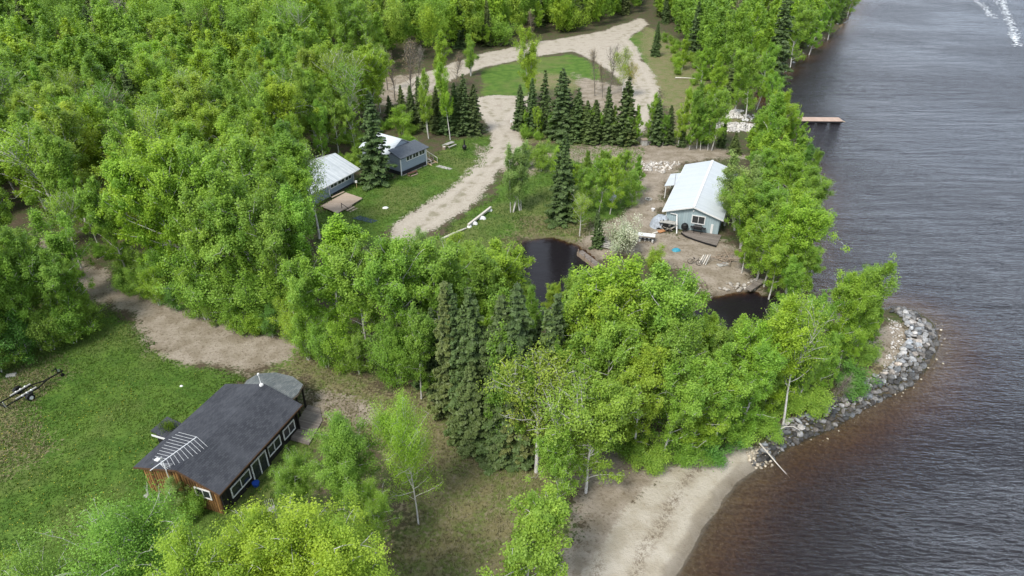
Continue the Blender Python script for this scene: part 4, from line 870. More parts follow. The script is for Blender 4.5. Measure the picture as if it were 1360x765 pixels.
MB().tube([(0,0,.3),(0,0,.42),(0,0,.62),(0,0,.72)],[.18,.42,.46,.44],14).build('bowl',M['charcoal'],kt); MB().tube([(0,0,.72),(0,0,.95),(0,0,1.1),(0,0,1.16)],[.46,.40,.24,.06],14).build('lid',M['charcoal'],kt)
for a in (0,2.1,4.2): MB().tube([(.2*math.cos(a),.2*math.sin(a),.45),(.42*math.cos(a),.42*math.sin(a),0)],.025,5).build('leg',M['charcoal'],kt)
x,y=C_(-.1,-.9); bq=empty('gas_barbecue',(x,y,.2),1.193,'dark barbecue trolley under the window of the pale blue house','barbecue')
MB().box(-.28,.28,-.5,.5,.6,.85).build('firebox',M['charcoal'],bq,bevel=.03); MB().box(-.27,.27,-1.0,-.5,.72,.76).box(-.27,.27,.5,.95,.72,.76).build('side_shelf',M['dark'],bq)
MB().tube([(0,-.48,.85),(-.0,.48,.85)],.27,12).build('lid',M['charcoal'],bq)
for a in(-.22,.22):
    for b in(-.45,.45): MB().box(a-.025,a+.025,b-.025,b+.025,0,.6).build('leg',M['charcoal'],bq)
# junk pile: separate pieces
def heap_mesh(sx,sy,sz,seed,n=26,amp=.22):
    r=np.random.default_rng(seed); g_=np.linspace(-1,1,n); X,Y=np.meshgrid(g_,g_); d=np.maximum(np.abs(X),np.abs(Y)); rr=np.sqrt(X**2+Y**2)
    Z=sz*np.clip(1-rr**2.6*.9,0,1)**.6+amp*sz*(fbm(X*3+9,Y*3+9,1.,seed))*2*np.clip(1-rr,0,1); V=np.stack([X*sx,Y*sy,Z-.03],-1).reshape(-1,3)
    i=np.arange(n*n).reshape(n,n); return np_mesh('heap',V,np.stack([i[:-1,:-1],i[:-1,1:],i[1:,1:],i[1:,:-1]],-1).reshape(-1,4),smooth=True)
x,y=C_(.3,3.9); hp=empty('tarp_heap',(x,y,0),1.193,'crumpled grey-white tarp over a heap at the left corner of the pale blue house','tarp')
link('tarp',heap_mesh(1.1,1.4,1.7,3),M['grey_tarp'],hp); m=MB(); r_=np.random.default_rng(4)
for i in range(9): p=r_.normal(size=3)*[.6,.8,.3]+[0,0,.6]; m.bar(p,p+r_.normal(size=3)*[.5,.9,.5],.07,.07)
m.build('sticks',M['white'],hp)
x,y=C_(-.6,2.9); hp=empty('wood_rack',(x,y,0),1.193,'jumble of dark and white sticks stacked against the pale blue house','rack')
m=MB()
for i in range(26):
    a=r_.random(); p=np.array([r_.normal()*.25,-.8+1.6*a,.1]); m.bar(p,p+[r_.normal()*.25,r_.normal()*.3,.7+.8*r_.random()],.05,.05)
m.build('dark_sticks',M['dark'],hp); m=MB()
for i in range(12):
    a=r_.random(); p=np.array([r_.normal()*.3,-.8+1.6*a,.2]); m.bar(p,p+[r_.normal()*.4,r_.normal()*.7,.5+.6*r_.random()],.05,.05)
m.build('pale_sticks',M['log'],hp); MB().box(-.4,.5,-1.0,1.0,1.25,1.31).build('top_sheet',M['slab'],hp); MB().tube([(-.35,.2,.75),(-.2,.2,.75)],[.42,.4],14).build('wheel',M['rubber'],hp)
x,y=C_(.1,1.9); po=empty('leaning_frame',(x,y,0),1.193,'white door frame leaning forward off the front wall of the pale blue house','frame')
MB().bar((.15,.1,2.15),(-1.1,-.35,0),.14,.07).bar((.15,.12,2.15),(.15,.95,2.2),.12,.07).build('post',M['white'],po)
x,y=at(878,309); bd=empty('workbench',(x,y,0),.5,'tan plank and orange-brown wheelbarrow tray lying before the stick jumble','boards')
MB().box(-.5,.5,-.3,.3,.18,.30).build('tray',simple('orange_brown',(.45,.22,.10)),bd,bevel=.05); MB().bar((-1.3,.2,.1),(-.5,.1,.2),.25,.05).build('plank',M['log'],bd); MB().bar((.4,.1,.3),(1.1,.6,.5),.1,.05).build('handle',M['lumber'],bd)
x,y=at(857,321); tb=empty('work_table',(x,y,0),-.25,'white topped table with clutter beneath beside the blossom bush','table')
MB().box(-1.15,1.15,-.45,.45,.95,1.02).build('table_top',M['white'],tb,bevel=.02)
for a in(-1.05,1.05):
    for b in(-.38,.38): MB().box(a-.04,a+.04,b-.04,b+.04,0,.95).build('leg',M['dark'],tb)
m=MB()
for i in range(7): px_,py_=r_.random(2)*[1.8,.5]-[.9,.25]; m.tube([(px_,py_,.05),(px_,py_,.3+.15*r_.random())],.11+.05*r_.random(),9)
m.build('buckets',M['white'],tb); MB().box(-1,1,-.1,.38,.3,.36).build('lower_shelf',M['dark'],tb)
def single(nm,label,cat,px,py,build,rz=0,z=0):
    x,y=at(px,py,z); e=empty(nm,(x,y,max(lz(x,y),WZ-.3)+z),rz,label,cat); build(e); return e
def crumple(sx,sy,sz,seed,mat,nm='sheet'): return lambda e: link(nm,heap_mesh(sx,sy,sz,seed,14,.4),mat,e)
single('blue_tarp','crumpled turquoise tarp on the bare ground before the pale blue house','tarp',898,333,crumple(.55,.45,.28,5,M['blue_tarp']),.3)
single('grey_cover','small grey tarp mound on the grass behind the blossom bush','tarp',815,264,crumple(.75,.65,.6,6,M['grey_tarp']),.3)
def ytable(e):
    MB().box(-.75,.75,-.4,.4,.68,.75).build('table_top',M['lumber'],e,bevel=.01)
    for a in(-.6,.6): MB().bar((a,-.4,0),(a,0,.68),.07).bar((a,.4,0),(a,0,.68),.07).build('trestle',M['wood'],e)
single('yellow_table','small yellow wooden table on the lawn left of the pale blue house','table',844,254,ytable,-.5)
single('white_tub','small white tub beside the yellow wooden table','tub',839,261,lambda e:(MB().tube([(0,0,0),(0,0,.32)],[.24,.3],12).build('tub_body',M['white'],e),MB().tube([(0,0,.30),(0,0,.36)],.32,12).build('rim',M['white'],e)))
def ring(e):
    m=MB()
    for i in range(9): a=i*.698; m.box(.42*math.cos(a)-.12,.42*math.cos(a)+.12,.42*math.sin(a)-.1,.42*math.sin(a)+.1,0,.2)
    m.build('stone_ring',M['slab'],e,bevel=.05); MB().tube([(0,0,.0),(0,0,.06)],.35,12).build('ashes',M['charcoal'],e)
single('fire_ring','dark stone fire ring on the lawn below the yellow table','fire ring',861,266,ring)
single('white_bucket','white bucket on the dirt left of the pale blue house corner','bucket',867,281,lambda e:(MB().tube([(0,0,0),(0,0,.35)],[.18,.24],12).build('bucket_body',M['white'],e),MB().tube([(0,0,.33),(0,0,.38)],.26,12).build('rim',M['white'],e)))
def pump(e):
    MB().box(-.45,.45,-.45,.45,0,1.0).build('box_wall',M['slab'],e,bevel=.03); MB().box(-.55,.55,-.55,.55,1.0,1.1).build('lid',M['wood'],e); MB().tube([(.75,0,0),(.75,0,.6)],.2,10).build('barrel',M['slab'],e)
single('pump_box','grey concrete pump box with a small barrel in front of the spruce row','pump box',855,193,pump,.2)
def bike(e):
    for x in(-.5,.5):
        P=[(x+.33*math.cos(a),0,.36+.33*math.sin(a)) for a in np.linspace(0,6.28,17)]; w_=MB().tube(P,.03,6,False).build('wheel',M['rubber'],e)
    MB().tube([(-.5,0,.36),(-.1,0,.8),(.4,0,.85),(.5,0,.36)],.025,6).tube([(-.1,0,.8),(0,0,.35),(.4,0,.85)],.025,6).tube([(-.5,0,.36),(0,0,.35)],.02,6).build('frame',M['charcoal'],e)
    MB().box(-.28,-.02,-.06,.06,.86,.92).build('saddle',M['charcoal'],e); MB().tube([(.42,-.25,1.0),(.4,0,.95),(.42,.25,1.0)],.02,6).build('handlebar',M['charcoal'],e)
single('old_bicycle','black bicycle leaning at the edge of the bare yard','bicycle',922,352,bike,-.4)
def pipes(e):
    for i in range(4): MB().bar((-.5+.25*i,-.1*i,0.05),(-.1+.25*i,.9-.1*i,.75+.1*i),.12,.08).build('plank',M['slab'] if i%2 else M['log'],e)
single('plank_stack','leaning grey and white planks at the yard edge right of the bicycle','planks',934,351,pipes,-.3)
single('driftwood_heap','low tangle of grey branches at the bottom right of the yard','branches',960,345,lambda e:[MB().tube([(r_.normal()*.7,r_.normal()*.5,.1+.3*r_.random()),(r_.normal()*1.2,r_.normal()*.9,.2+.5*r_.random()),(r_.normal()*1.3,r_.normal(),.15)],[.07,.05,.02],6).build('branch',M['wood'],e) for i in range(12)])
single('stone_slab','flat grey slab lying at the lake side of the yard','slab',960,352,lambda e:MB().box(-.7,.7,-.35,.35,0,.15).build('slab_body',M['slab'],e,bevel=.04),.4)
# plank over the inlet
x,y=at(1003,380); fb=empty('plank_bridge',(x,y,-.1),.75,'grey plank footbridge over the dark inlet','footbridge'); MB().box(-1.6,1.6,-.35,.35,.25,.33).build('boards',M['deck_grey'],fb); MB().box(-1.5,1.5,-.3,-.2,.1,.24).box(-1.5,1.5,.2,.3,.1,.24).build('beam',M['wood'],fb)
# dock in the pond
x0,y0=at(773,334); x1,y1=at(798,353); th=math.atan2(y1-y0,x1-x0); ln=math.hypot(x1-x0,y1-y0)
pd=empty('pond_landing',(x0,y0,-.3),th,'weathered grey plank landing with posts along the right side of the round pond','landing')
MB().box(-.3,ln+.3,-.5,.25,.22,.3).build('boards',M['deck_grey'],pd)
for i in range(4): MB().box(i*ln/3-.05,i*ln/3+.05,-.6,-.5,-.6,.75).build('post',M['wood'],pd)
MB().box(-.3,ln+.3,-.55,-.48,-.3,.2).build('retaining_board',M['wood'],pd)
x,y=at(808,328); lg=empty('bleached_logs',(x,y,.0),-.5,'pile of bleached grey logs below the blossom bush','logs')
for i in range(7): MB().tube([(-1.4+r_.random()*.4,-.5+i*.15,.12+.16*(i%3)),(0,-.5+i*.17,.15+.16*(i%3)),(1.5-r_.random()*.5,-.4+i*.12,.12+.16*(i%3))],[.10,.09,.06],7).build('log',M['slab'],lg)

# ------------------------------------------------------------ left grey cabin
T1=R(62.4)
c1=empty('cabin',(-26.18,90.55,0),T1,'left grey cabin with a pale metal roof behind a tan deck','cabin')
m=MB(); PR1=[(0,-.2),(7.2,-.2),(7.2,2.45),(3.6,3.78),(0,2.45)]
gable(-4.9,5.55,PR1).build('wall',M['grey_siding'],c1)
r=MB(); r.slab([(-5.4,-.85,2.30),(6.2,-.85,2.30),(6.2,3.6,4.02),(-5.4,3.6,4.02)],.08); r.slab([(-5.4,3.61,4.025),(6.2,3.61,4.025),(6.2,8.0,2.35),(-5.4,8.0,2.35)],.08)
ro=r.build('roof',M['metal_roof2'],c1); MB().bar((-5.4,-.87,2.24),(6.2,-.87,2.24),.05,.14).bar((6.22,-.86,2.24),(6.22,3.6,3.95),.05,.14).build('fascia',M['white'],ro)
for i in range(3): window('window',c1,.35+i*1.62,.35+i*1.62+1.5,1.12,2.02,0)
for x in(.05,5.5): MB().box(x-.08,x+.08,-.06,.0,0,2.3).build('corner_trim',M['white'],c1)
MB().box(5.50,5.56,-.02,.14,0,2.3).build('side_trim',M['white'],c1); MB().box(.1,5.4,-.03,-.003,-.2,.35).build('skirting',M['dark'],c1)
d1=empty('cabin_deck',(0,0,0),0,'tan plank deck with short steps in front of the left grey cabin','deck')
P_=[(-26.5,86.6),(-23.7,84.3),(-21.2,89.3),(-24.0,91.3)]; 
MB().prism(P_,.34,.44).build('boards',M['deck_tan'],d1); MB().prism([(a*.999,b*.9995) for a,b in [(-26.3,86.7),(-23.8,84.6),(-21.5,89.2),(-23.9,91.0)]],.12,.34).build('deck_frame',M['dark'],d1)
for a,b in [(-26.2,86.7),(-23.8,84.7),(-21.6,89.2)]: MB().box(a-.07,a+.07,b-.07,b+.07,-.2,.12).build('support',M['wood'],d1)
for i in range(3): MB().prism([(-23.3+i*.42,85.9-i*.2),(-22.5+i*.42,87.2-i*.2),(-22.2+i*.42,87.05-i*.2),(-23.0+i*.42,85.75-i*.2)],.26-.12*i,.33-.12*i).build('step',M['deck_tan'],d1)
MB().bar((-23.4,85.9,.4),(-23.4,85.9,1.2),.07).bar((-23.4,85.9,1.15),(-22.4,85.35,.7),.05).build('handrail',M['dark'],d1)
MB().bar((-25.5,89.2,.6),(-24.2,91.2,.6),.28,.06).build('bench_board',M['deck_tan'],d1)
def flatmat(e): MB().prism([(-1.6,-.5),(1.6,-.6),(1.9,.4),(-1.2,.6)],.02,.05).build('mat_sheet',M['mat'],e)
single('ground_mat','dark green mat laid on the grass below the deck steps','mat',484,292,flatmat,-.45)
single('white_stone','white stone on the grass between the left cabin and the gravel road','stone',512,277,lambda e:link('stone_body',heap_mesh(.42,.3,.22,8,12),M['white'],e))
single('garden_tap','thin pale tap post at the right corner of the left grey cabin','post',474,250,lambda e:(MB().tube([(0,0,0),(0,0,.9)],.04).build('stake',M['lumber'],e),MB().box(-.15,.15,-.1,.1,.8,1.1).build('tap_head',M['white'],e)))
# ------------------------------------------------------------ right grey cabin
T2=R(54.45)
c2=empty('cabin',(-16.95,98.44,0),T2,'right grey cabin with slate porch roof, white trim and outside stairs','cabin')
MB().box(0,5.75,0,8.2,.70,3.05).build('wall',M['grey_siding'],c2); MB().box(.05,5.70,.05,8.1,-.2,.70).build('skirting',M['dark'],c2)
MB().box(0,5.9,-.12,.06,-.15,.08).build('footing',M['concrete'],c2)
m=MB(); m.add([(-.35,-.45,2.98),(6.15,-.45,2.98),(5.9,2.3,3.75),(-.1,2.3,3.75),(-.35,-.45,2.88),(6.15,-.45,2.88),(5.9,2.3,3.65),(-.1,2.3,3.65)],[(0,1,2,3),(7,6,5,4),(0,4,5,1),(1,5,6,2),(2,6,7,3),(3,7,4,0)])
m.add([(6.15,-.45,2.98),(6.15,2.35,3.0),(5.9,2.35,3.74)],[(0,1,2)])
m.build('porch_roof',M['shingle_blue'],c2)
gable2=MB().add([(.1,2.3,3.05),(5.6,2.3,3.05),(2.85,2.3,4.55),(.1,8.1,3.05),(5.6,8.1,3.05),(2.85,8.1,4.55)],[(0,1,2),(5,4,3),(0,2,5,3),(1,4,5,2),(0,3,4,1)]); gable2.build('gable_wall',M['grey_siding'],c2)
r=MB(); r.slab([(-.4,2.15,2.95),(2.85,2.15,4.72),(2.85,8.5,4.72),(-.4,8.5,2.95)],.07); r.slab([(2.86,2.15,4.725),(6.1,2.15,2.95),(6.1,8.5,2.95),(2.86,8.5,4.725)],.07); r.build('roof',M['metal_roof'],c2)
for i in range(3): window('window',c2,1.25+i*1.45,1.25+i*1.45+1.36,2.0,2.82,0)
for x in(.0,5.75): MB().box(x-.09,x+.09,-.07,.0,0,2.95).build('corner_trim',M['white'],c2)
MB().box(5.75,5.80,0,.18,0,2.95).box(5.752,5.79,3.6,4.6,1.0,2.9).build('side_trim',M['white'],c2)
stt=empty('outside_stairs',(-16.95,98.44,0),T2,'pale wooden stairs with railings beside the right grey cabin','stairs')
MB().box(5.85,7.35,2.5,4.3,1.05,1.12).build('landing',M['deck_tan'],stt)
for i in range(6): MB().box(5.9,7.3,2.2-i*.55,2.5-i*.55,.92-i*.165,.98-i*.165).build('step',M['deck_tan'],stt)
for x in(5.88,7.34): MB().bar((x,2.5,1.0),(x,-1.0,.02),.06,.24).build('stringer',M['lumber'],stt)
for x in(5.88,7.34):
    m=MB().bar((x,4.3,2.0),(x,2.5,2.0),.07).bar((x,2.5,2.0),(x,-.9,.95),.07)
    for k in range(5): yy=2.5-k*.85; m.bar((x,yy,1.0-k*.25),(x,yy,2.0-k*.26),.06)
    m.build('railing',M['log'],stt)
for x in(5.95,7.3): MB().box(x-.06,x+.06,4.2,4.3,-.1,1.05).build('support',M['wood'],stt)
single('cabin_bench','small brown wooden bench with logs in front of the right grey cabin','bench',548,233,lambda e:(MB().box(-.9,.9,-.25,.25,.4,.46).build('seat',M['rust'],e),[MB().box(x-.05,x+.05,-.2,.2,0,.4).build('leg',M['wood'],e) for x in(-.75,.75)],MB().tube([(-.7,-.45,.12),(.6,-.5,.12)],.12,8).build('log',M['wood'],e)),.85)
def picnic(e):
    for i in range(5): MB().box(-.95,.95,-.38+i*.155,-.245+i*.155,.72,.76).build('table_board',M['slab'],e)
    for s in(-1,1): MB().box(-.95,.95,s*.72-.14,s*.72+.14,.42,.46).build('bench_board',M['slab'],e)
    for x in(-.7,.7): MB().bar((x,-.75,.02),(x,-.25,.72),.07).bar((x,.75,.02),(x,.25,.72),.07).bar((x,-.8,.40),(x,.8,.40),.06).build('trestle',M['wood'],e)
single('picnic_table','grey picnic table on the grass right of the outside stairs','picnic table',597,196,picnic,.9)
single('log_round','dark upturned log round touching the left side of the picnic table','log',590,199,lambda e:(MB().tube([(0,0,0),(0,0,.5)],.28,12).build('log_body',M['wood'],e),MB().tube([(0,0,.5),(0,0,.52)],.25,12).build('cut_face',M['log'],e)))
single('clay_chimney','dark pot-bellied outdoor chimney stove on the grass near the road','outdoor stove',617,200,lambda e:(MB().tube([(0,0,.2),(0,0,.4),(0,0,.75),(0,0,1.0)],[.2,.38,.36,.14],12).build('stove_belly',M['charcoal'],e),MB().tube([(0,0,1.0),(0,0,1.75)],[.14,.11],10).build('stove_flue',M['charcoal'],e),[MB().tube([(.25*math.cos(a),.25*math.sin(a),0),(.15*math.cos(a),.15*math.sin(a),.3)],.03,5).build('leg',M['charcoal'],e) for a in(0,2.1,4.2)]))
single('stepping_slab','pale grey path slab at the foot of the outside stairs','slab',590,223,lambda e:MB().prism([(-1.4,-.3),(1.3,-.5),(1.4,.2),(-1.2,.5)],.0,.05).build('slab_body',M['slab'],e),-.5)
# log bench on stones beside the gravel road
x0,y0=at(622,299,.4); x1,y1=at(652,276,.4); th=math.atan2(y1-y0,x1-x0); ln=math.hypot(x1-x0,y1-y0)
lb=empty('log_bench',(x0,y0,0),th,'long bleached log beam resting on white stones beside the main gravel road','log bench')
MB().bar((0,0,.42),(ln,0,.48),.32,.28).build('beam',M['log'],lb,bevel=.05)
for u,s in((.25,.32),(ln*.5,.3),(ln-.2,.3)): o=link('support_stone',heap_mesh(s*1.2,s,.38,int(u*10),12),M['white'],lb,(u,0,0))
for px,py,lab in((641,291,'white stone in front of the middle of the log bench'),(630,298,'white stone at the lower end of the log bench')):
    single('white_stone',lab,'stone',px,py,lambda e:link('stone_body',heap_mesh(.45,.35,.4,px,12),M['white'],e))
single('fallen_log','grey fallen log lying in the grass below the log bench','log',603,312,lambda e:MB().tube([(-1.9,-.8,.15),(0,0,.2),(2.0,.9,.13)],[.16,.14,.09],8).build('log_body',M['log'],e),.4)
single('road_sign_post','small white marker post where the gravel roads meet','marker post',679,168,lambda e:(MB().tube([(0,0,0),(0,0,1.1)],.05).build('stake',M['wood'],e),MB().box(-.2,.2,-.06,-.02,.75,1.2).build('plate',M['white'],e)))
single('yard_debris','low brown brush heap at the grassy end of the lane beside the spruce row','brush',770,196,lambda e:[MB().tube([(r_.normal()*.9,r_.normal()*.5,.05),(r_.normal()*1.2,r_.normal()*.6,.2)],[.04,.02],5).build('stick',M['wood'],e) for i in range(14)])
# ------------------------------------------------------------ lake dock
x0,y0=at(1002,157,0.); x1,y1=at(1117,158,0.); th=math.atan2(y1-y0,x1-x0); ln=math.hypot(x1-x0,y1-y0)
dk=empty('lake_dock',(x0,y0,WZ),th,'long tan plank dock reaching out from the rocky shore into the lake','dock')
MB().box(ln*.52,ln,-1.15,1.15,.42,.50).build('outer_boards',M['dock'],dk); MB().box(0,ln*.515,-1.1,1.1,.40,.48).build('inner_boards',M['dock'],dk)
MB().box(0,ln-.02,-1.1,-1.0,.12,.40).box(0,ln-.02,1.0,1.1,.12,.40).box(ln-.14,ln-.02,-1.0,1.0,.12,.40).build('side_beam',M['charcoal'],dk)
for u in(.5,.65,.8,.95): MB().box(ln*u-.5,ln*u+.5,-.95,.95,-.25,.12).build('float',M['charcoal'],dk)
MB().bar((ln,-1.1,.46),(ln+.45,-.85,.3),.1).build('bumper',M['lumber'],dk)
# ------------------------------------------------------------ boat trailer
def g3(px,py,z): x,y=at(px,py,z-.03); return np.array([x,y,z])
def px3(px,py,z,o): 
    x,y=at(px,py,z); return np.array([x,y,z])-o
wr=np.array([*at(42.4,531,0),0]); wl=np.array([*at(26.5,523.5,0),0]); tip=np.array([*at(84,499,0),0]); O=(wr+wl)/2; zt=lz(*O[:2])
d=tip-O; LT=np.linalg.norm(d[:2]); th=math.atan2(d[1],d[0]); tr=empty('boat_trailer',(O[0],O[1],zt),th,'empty black boat trailer parked on the lawn at the edge of the wood','trailer')
hw=.85; MB().bar((-1.9,-hw*.55,.48),(1.0,-hw*.55,.48),.09).bar((-1.9,hw*.55,.48),(1.0,hw*.55,.48),.09).bar((1.0,-hw*.55,.48),(LT*.60,0,.48),.09).bar((1.0,hw*.55,.48),(LT*.60,0,.48),.09).bar((-1.9,-hw*.6,.48),(-1.9,hw*.6,.48),.09).bar((LT*.25,-.42,.48),(LT*.25,.42,.48),.08).build('frame',M['charcoal'],tr)
MB().bar((LT*.50,0,.50),(LT+.15,0,.5),.10).build('tongue',M['charcoal'],tr); MB().bar((0,-hw-.1,.35),(0,hw+.1,.35),.08).build('axle',M['charcoal'],tr)
for s in(-1,1):
    w_=MB().tube([(0,s*(hw+.02),.33),(0,s*(hw+.05),.33),(0,s*(hw+.2),.33),(0,s*(hw+.23),.33)],[.27,.33,.33,.27],18).build('wheel',M['rubber'],tr); MB().tube([(0,s*(hw+.225),.33),(0,s*(hw+.25),.33)],[.18,.15],12).build('rim',M['white'],w_)
    P=[(.42*math.cos(a),s*(hw+.12),.36+.38*math.sin(a)) for a in np.linspace(.35,2.8,7)]
    m=MB(); [m.bar(a,b,.3,.03) for a,b in zip(P,P[1:])]; m.build('fender',M['charcoal'],tr)
    MB().bar((-1.85,s*.6,.45),(-1.95,s*.7,1.15),.07).bar((-.9,s*.45,.62),(.9,s*.45,.66),.14,.08).build('bunk',M['slab'],tr)
MB().bar((LT-.3,0,.5),(LT-.35,0,1.15),.09).bar((LT-.35,0,1.0),(LT-.75,0,1.05),.07).build('winch_post',M['charcoal'],tr)
m=MB().tube([(LT-.05,-.14,.18),(LT-.05,-.06,.18)],.17,12).build('jack_wheel',M['rubber'],tr); MB().tube([(LT-.2,-.05,.75),(LT-.2,.05,.75)],.12,10).build('winch',M['steel'],tr); MB().bar((LT-.05,-.1,.2),(LT-.05,-.1,.95),.06).build('jack',M['charcoal'],tr)
for s in(-1,1): MB().tube([(-.35,s*.42,.62),(-.35,s*.55,.62)],.09,8).tube([(.05,s*.42,.64),(.05,s*.55,.64)],.09,8).tube([(.45,s*.42,.66),(.45,s*.55,.66)],.09,8).build('roller',M['white'],tr)
single('cinder_block','grey concrete block at the wood edge behind the boat trailer','block',15.5,499.5,lambda e:MB().box(-.4,.4,-.2,.2,0,.2).build('block_body',M['slab'],e,bevel=.02),.3)
single('white_stone','white stone lying alone on the near lawn behind the dark roofed house','stone',241,513,lambda e:link('stone_body',heap_mesh(.16,.12,.12,11,12),M['white'],e))
single('white_stone','small white stone at the base of the orange-brown gable wall','stone',194,657,lambda e:link('stone_body',heap_mesh(.22,.18,.2,12,12),M['slab'],e))
# driftwood on the rock bank
def stickm(P,r0): return lambda e:MB().tube(P,np.linspace(r0,r0*.3,len(P)).tolist(),7).build('stick',M['log'],e)
single('driftwood_pole','long bleached pole slanting from the rock bank into the water','driftwood',1033,612,stickm([(-.9,1.9,.75),(0,0,.35),(.7,-1.2,0)],.07))
single('driftwood_branch','curved bleached branch on the upper edge of the rock bank','driftwood',1048,572,stickm([(-.9,0,.45),(-.3,.25,.6),(.4,.25,.6),(.9,0,.4)],.07))
single('drift_log','short bleached log among stones on the far shore','driftwood',910,106,stickm([(-2.2,.4,.3),(0,.1,.35),(2.2,-.3,.3)],.16))
single('rubber_tyre','dark old tyre on the sand at the near end of the rock bank','tyre',1019,602,lambda e:MB().tube([(.3*math.cos(a),.3*math.sin(a),.12) for a in np.linspace(0,6.2832,19)],.11,8,False).build('tyre_body',M['rubber'],e))

# ------------------------------------------------------------ rocks
def rock_mesh(seed):
    import bmesh
    r=np.random.default_rng(seed); bm=bmesh.new(); bmesh.ops.create_icosphere(bm,subdivisions=3,radius=1)
    N=r.normal(size=(11,3)); N/=np.linalg.norm(N,axis=1)[:,None]; D=.62+.3*r.random(11)
    for v in bm.verts:
        p=np.array(v.co)
        for n_,d_ in zip(N,D):
            k=p@n_
            if k>d_: p=p-n_*(k-d_)*.92
        p=p*(1+.05*r.normal()*.5); v.co=p*[1,.8,.62]
    me=bpy.data.meshes.new('boulder'); bm.to_mesh(me); bm.free(); return me
RK=[rock_mesh(i) for i in range(7)]
band=[pp([(1000,616),(1012,612),(1042,590),(1100,566),(1152,536),(1207,508),(1232,480),(1242,455),(1236,431),(1214,415),(1190,408),(1186,414),(1200,424),(1207,445),(1200,468),(1182,492),(1150,510),(1120,530),(1085,547),(1050,560),(1015,590)],WZ+.3)]
r_=np.random.default_rng(21); cand=[]
B=np.array(band[0]); lo=B.min(0);hi=B.max(0)
X=lo[0]+(hi[0]-lo[0])*r_.random(40000); Y=lo[1]+(hi[1]-lo[1])*r_.random(40000); s=sdist(X,Y,band[0]); ok=s>-.15; X=X[ok];Y=Y[ok]; sL=sdist(X,Y,LAKE,20.)
Rr=.09+.27*r_.random(len(X))**2.8; o=np.argsort(-Rr); X=X[o];Y=Y[o];Rr=Rr[o];sL=sL[o]; keepx=[]
cx=np.zeros(0);cy=np.zeros(0);cr=np.zeros(0)
for x,y,q,l_ in zip(X,Y,Rr,sL):
    if len(cx)>3200: break
    if len(cx)==0 or (((cx-x)**2+(cy-y)**2)>((cr+q)*.70)**2).all(): cx=np.append(cx,x);cy=np.append(cy,y);cr=np.append(cr,q);keepx.append(l_)
Zr=landz(cx,cy); keepx=np.array(keepx); nr=len(cx); print('rocks',nr)
def rockcol(l_,v):
    if l_>-.9: b=.10+.30*v**2
    elif l_>-2.0: b=.24+.5*v**1.6
    else: b=.38+.62*v
    return b
SV=[];SQ=[];SC=[]; big=0; basev=[np.array([v.co[:] for v in m_.vertices]) for m_ in RK]
low=[]
import bmesh
for sd_ in range(5):
    bm=bmesh.new(); bmesh.ops.create_icosphere(bm,subdivisions=1,radius=1); rr=np.random.default_rng(sd_); V=np.array([v.co[:] for v in bm.verts])*(1+.18*rr.normal(size=(len(bm.verts),1))); low.append((V*[1,.8,.65],np.array([[v.index for v in f.verts] for f in bm.faces]))); bm.free()
def rot(V,a,b):
    c,s_=math.cos(a),math.sin(a); V=V@np.array([[c,-s_,0],[s_,c,0],[0,0,1]]).T; c,s_=math.cos(b),math.sin(b); return V@np.array([[1,0,0],[0,c,-s_],[0,s_,c]]).T
rock_pos=[]
for i in range(nr):
    raise_=.18*max(0,min(1,(-keepx[i])/1.5)); v=r_.random(); z=max(Zr[i],WZ-.15)+cr[i]*.12+raise_; b=rockcol(keepx[i]+r_.normal()*.35,v); warm=1+.05*r_.normal()
    if i<285:
        o=bpy.data.objects.new('boulder',RK[i%7]); COL.objects.link(o); o.location=(cx[i],cy[i],z); o.rotation_euler=(r_.normal()*.4,r_.normal()*.4,r_.random()*6.28); s_=cr[i]*1.05; zr=r_.random(); o.scale=(s_*(.9+.3*r_.random()),s_,s_*(.65+.7*zr)); o['zr']=0 if zr<.35 else 1 if zr<.7 else 2
        if not RK[i%7].materials: RK[i%7].materials.append(M['rock'])
        o.color=(b*warm,b,b/warm,1); rock_pos.append((o,cx[i],cy[i],z,b,cr[i]))
    else:
        V,F=low[i%5]; V=rot(V,r_.random()*6.28,r_.normal()*.5)*cr[i]*1.1+[cx[i],cy[i],z]; SQ.append(F+sum(len(a) for a in SV)); SV.append(V); SC.append(np.broadcast_to([b*warm,b,b/warm],(len(V),3)))
def scatter_small(poly,n,rad,col,zoff=0,seed=1):
    global SV,SQ,SC
    r=np.random.default_rng(seed); P=np.array(poly); lo=P.min(0);hi=P.max(0); X=lo[0]+(hi[0]-lo[0])*r.random(n);Y=lo[1]+(hi[1]-lo[1])*r.random(n); ok=sdist(X,Y,poly)+fbm(X,Y,2.6,seed)*3.2*(rad>.13)>0; X=X[ok];Y=Y[ok];Z=landz(X,Y)
    k=sum(len(a) for a in SV)
    for x,y,z in zip(X,Y,Z):
        V,F=low[r.integers(5)]; q=rad*(.4+r.random()**2*1.4); V=rot(V,r.random()*6.28,r.normal()*.4)*q+[x,y,z+zoff+q*.2]; SQ.append(F+k); k+=len(V); SV.append(V); b=.7+.6*r.random(); SC.append(np.broadcast_to(np.array(col)*b,(len(V),3)))
scatter_small(pp([(1010,615),(1045,592),(1100,568),(1155,540),(1210,512),(1236,484),(1248,456),(1240,430),(1250,425),(1262,455),(1250,492),(1218,525),(1160,556),(1105,586),(1050,612),(1005,640),(985,640)],WZ),700,.09,(.80,.72,.56),.05,2)
scatter_small(pp([(1080,60),(1112,38),(1130,18),(1120,15),(1095,45),(1050,75),(1030,92),(1040,97)],WZ),700,.3,(.7,.7,.7),.05,4)
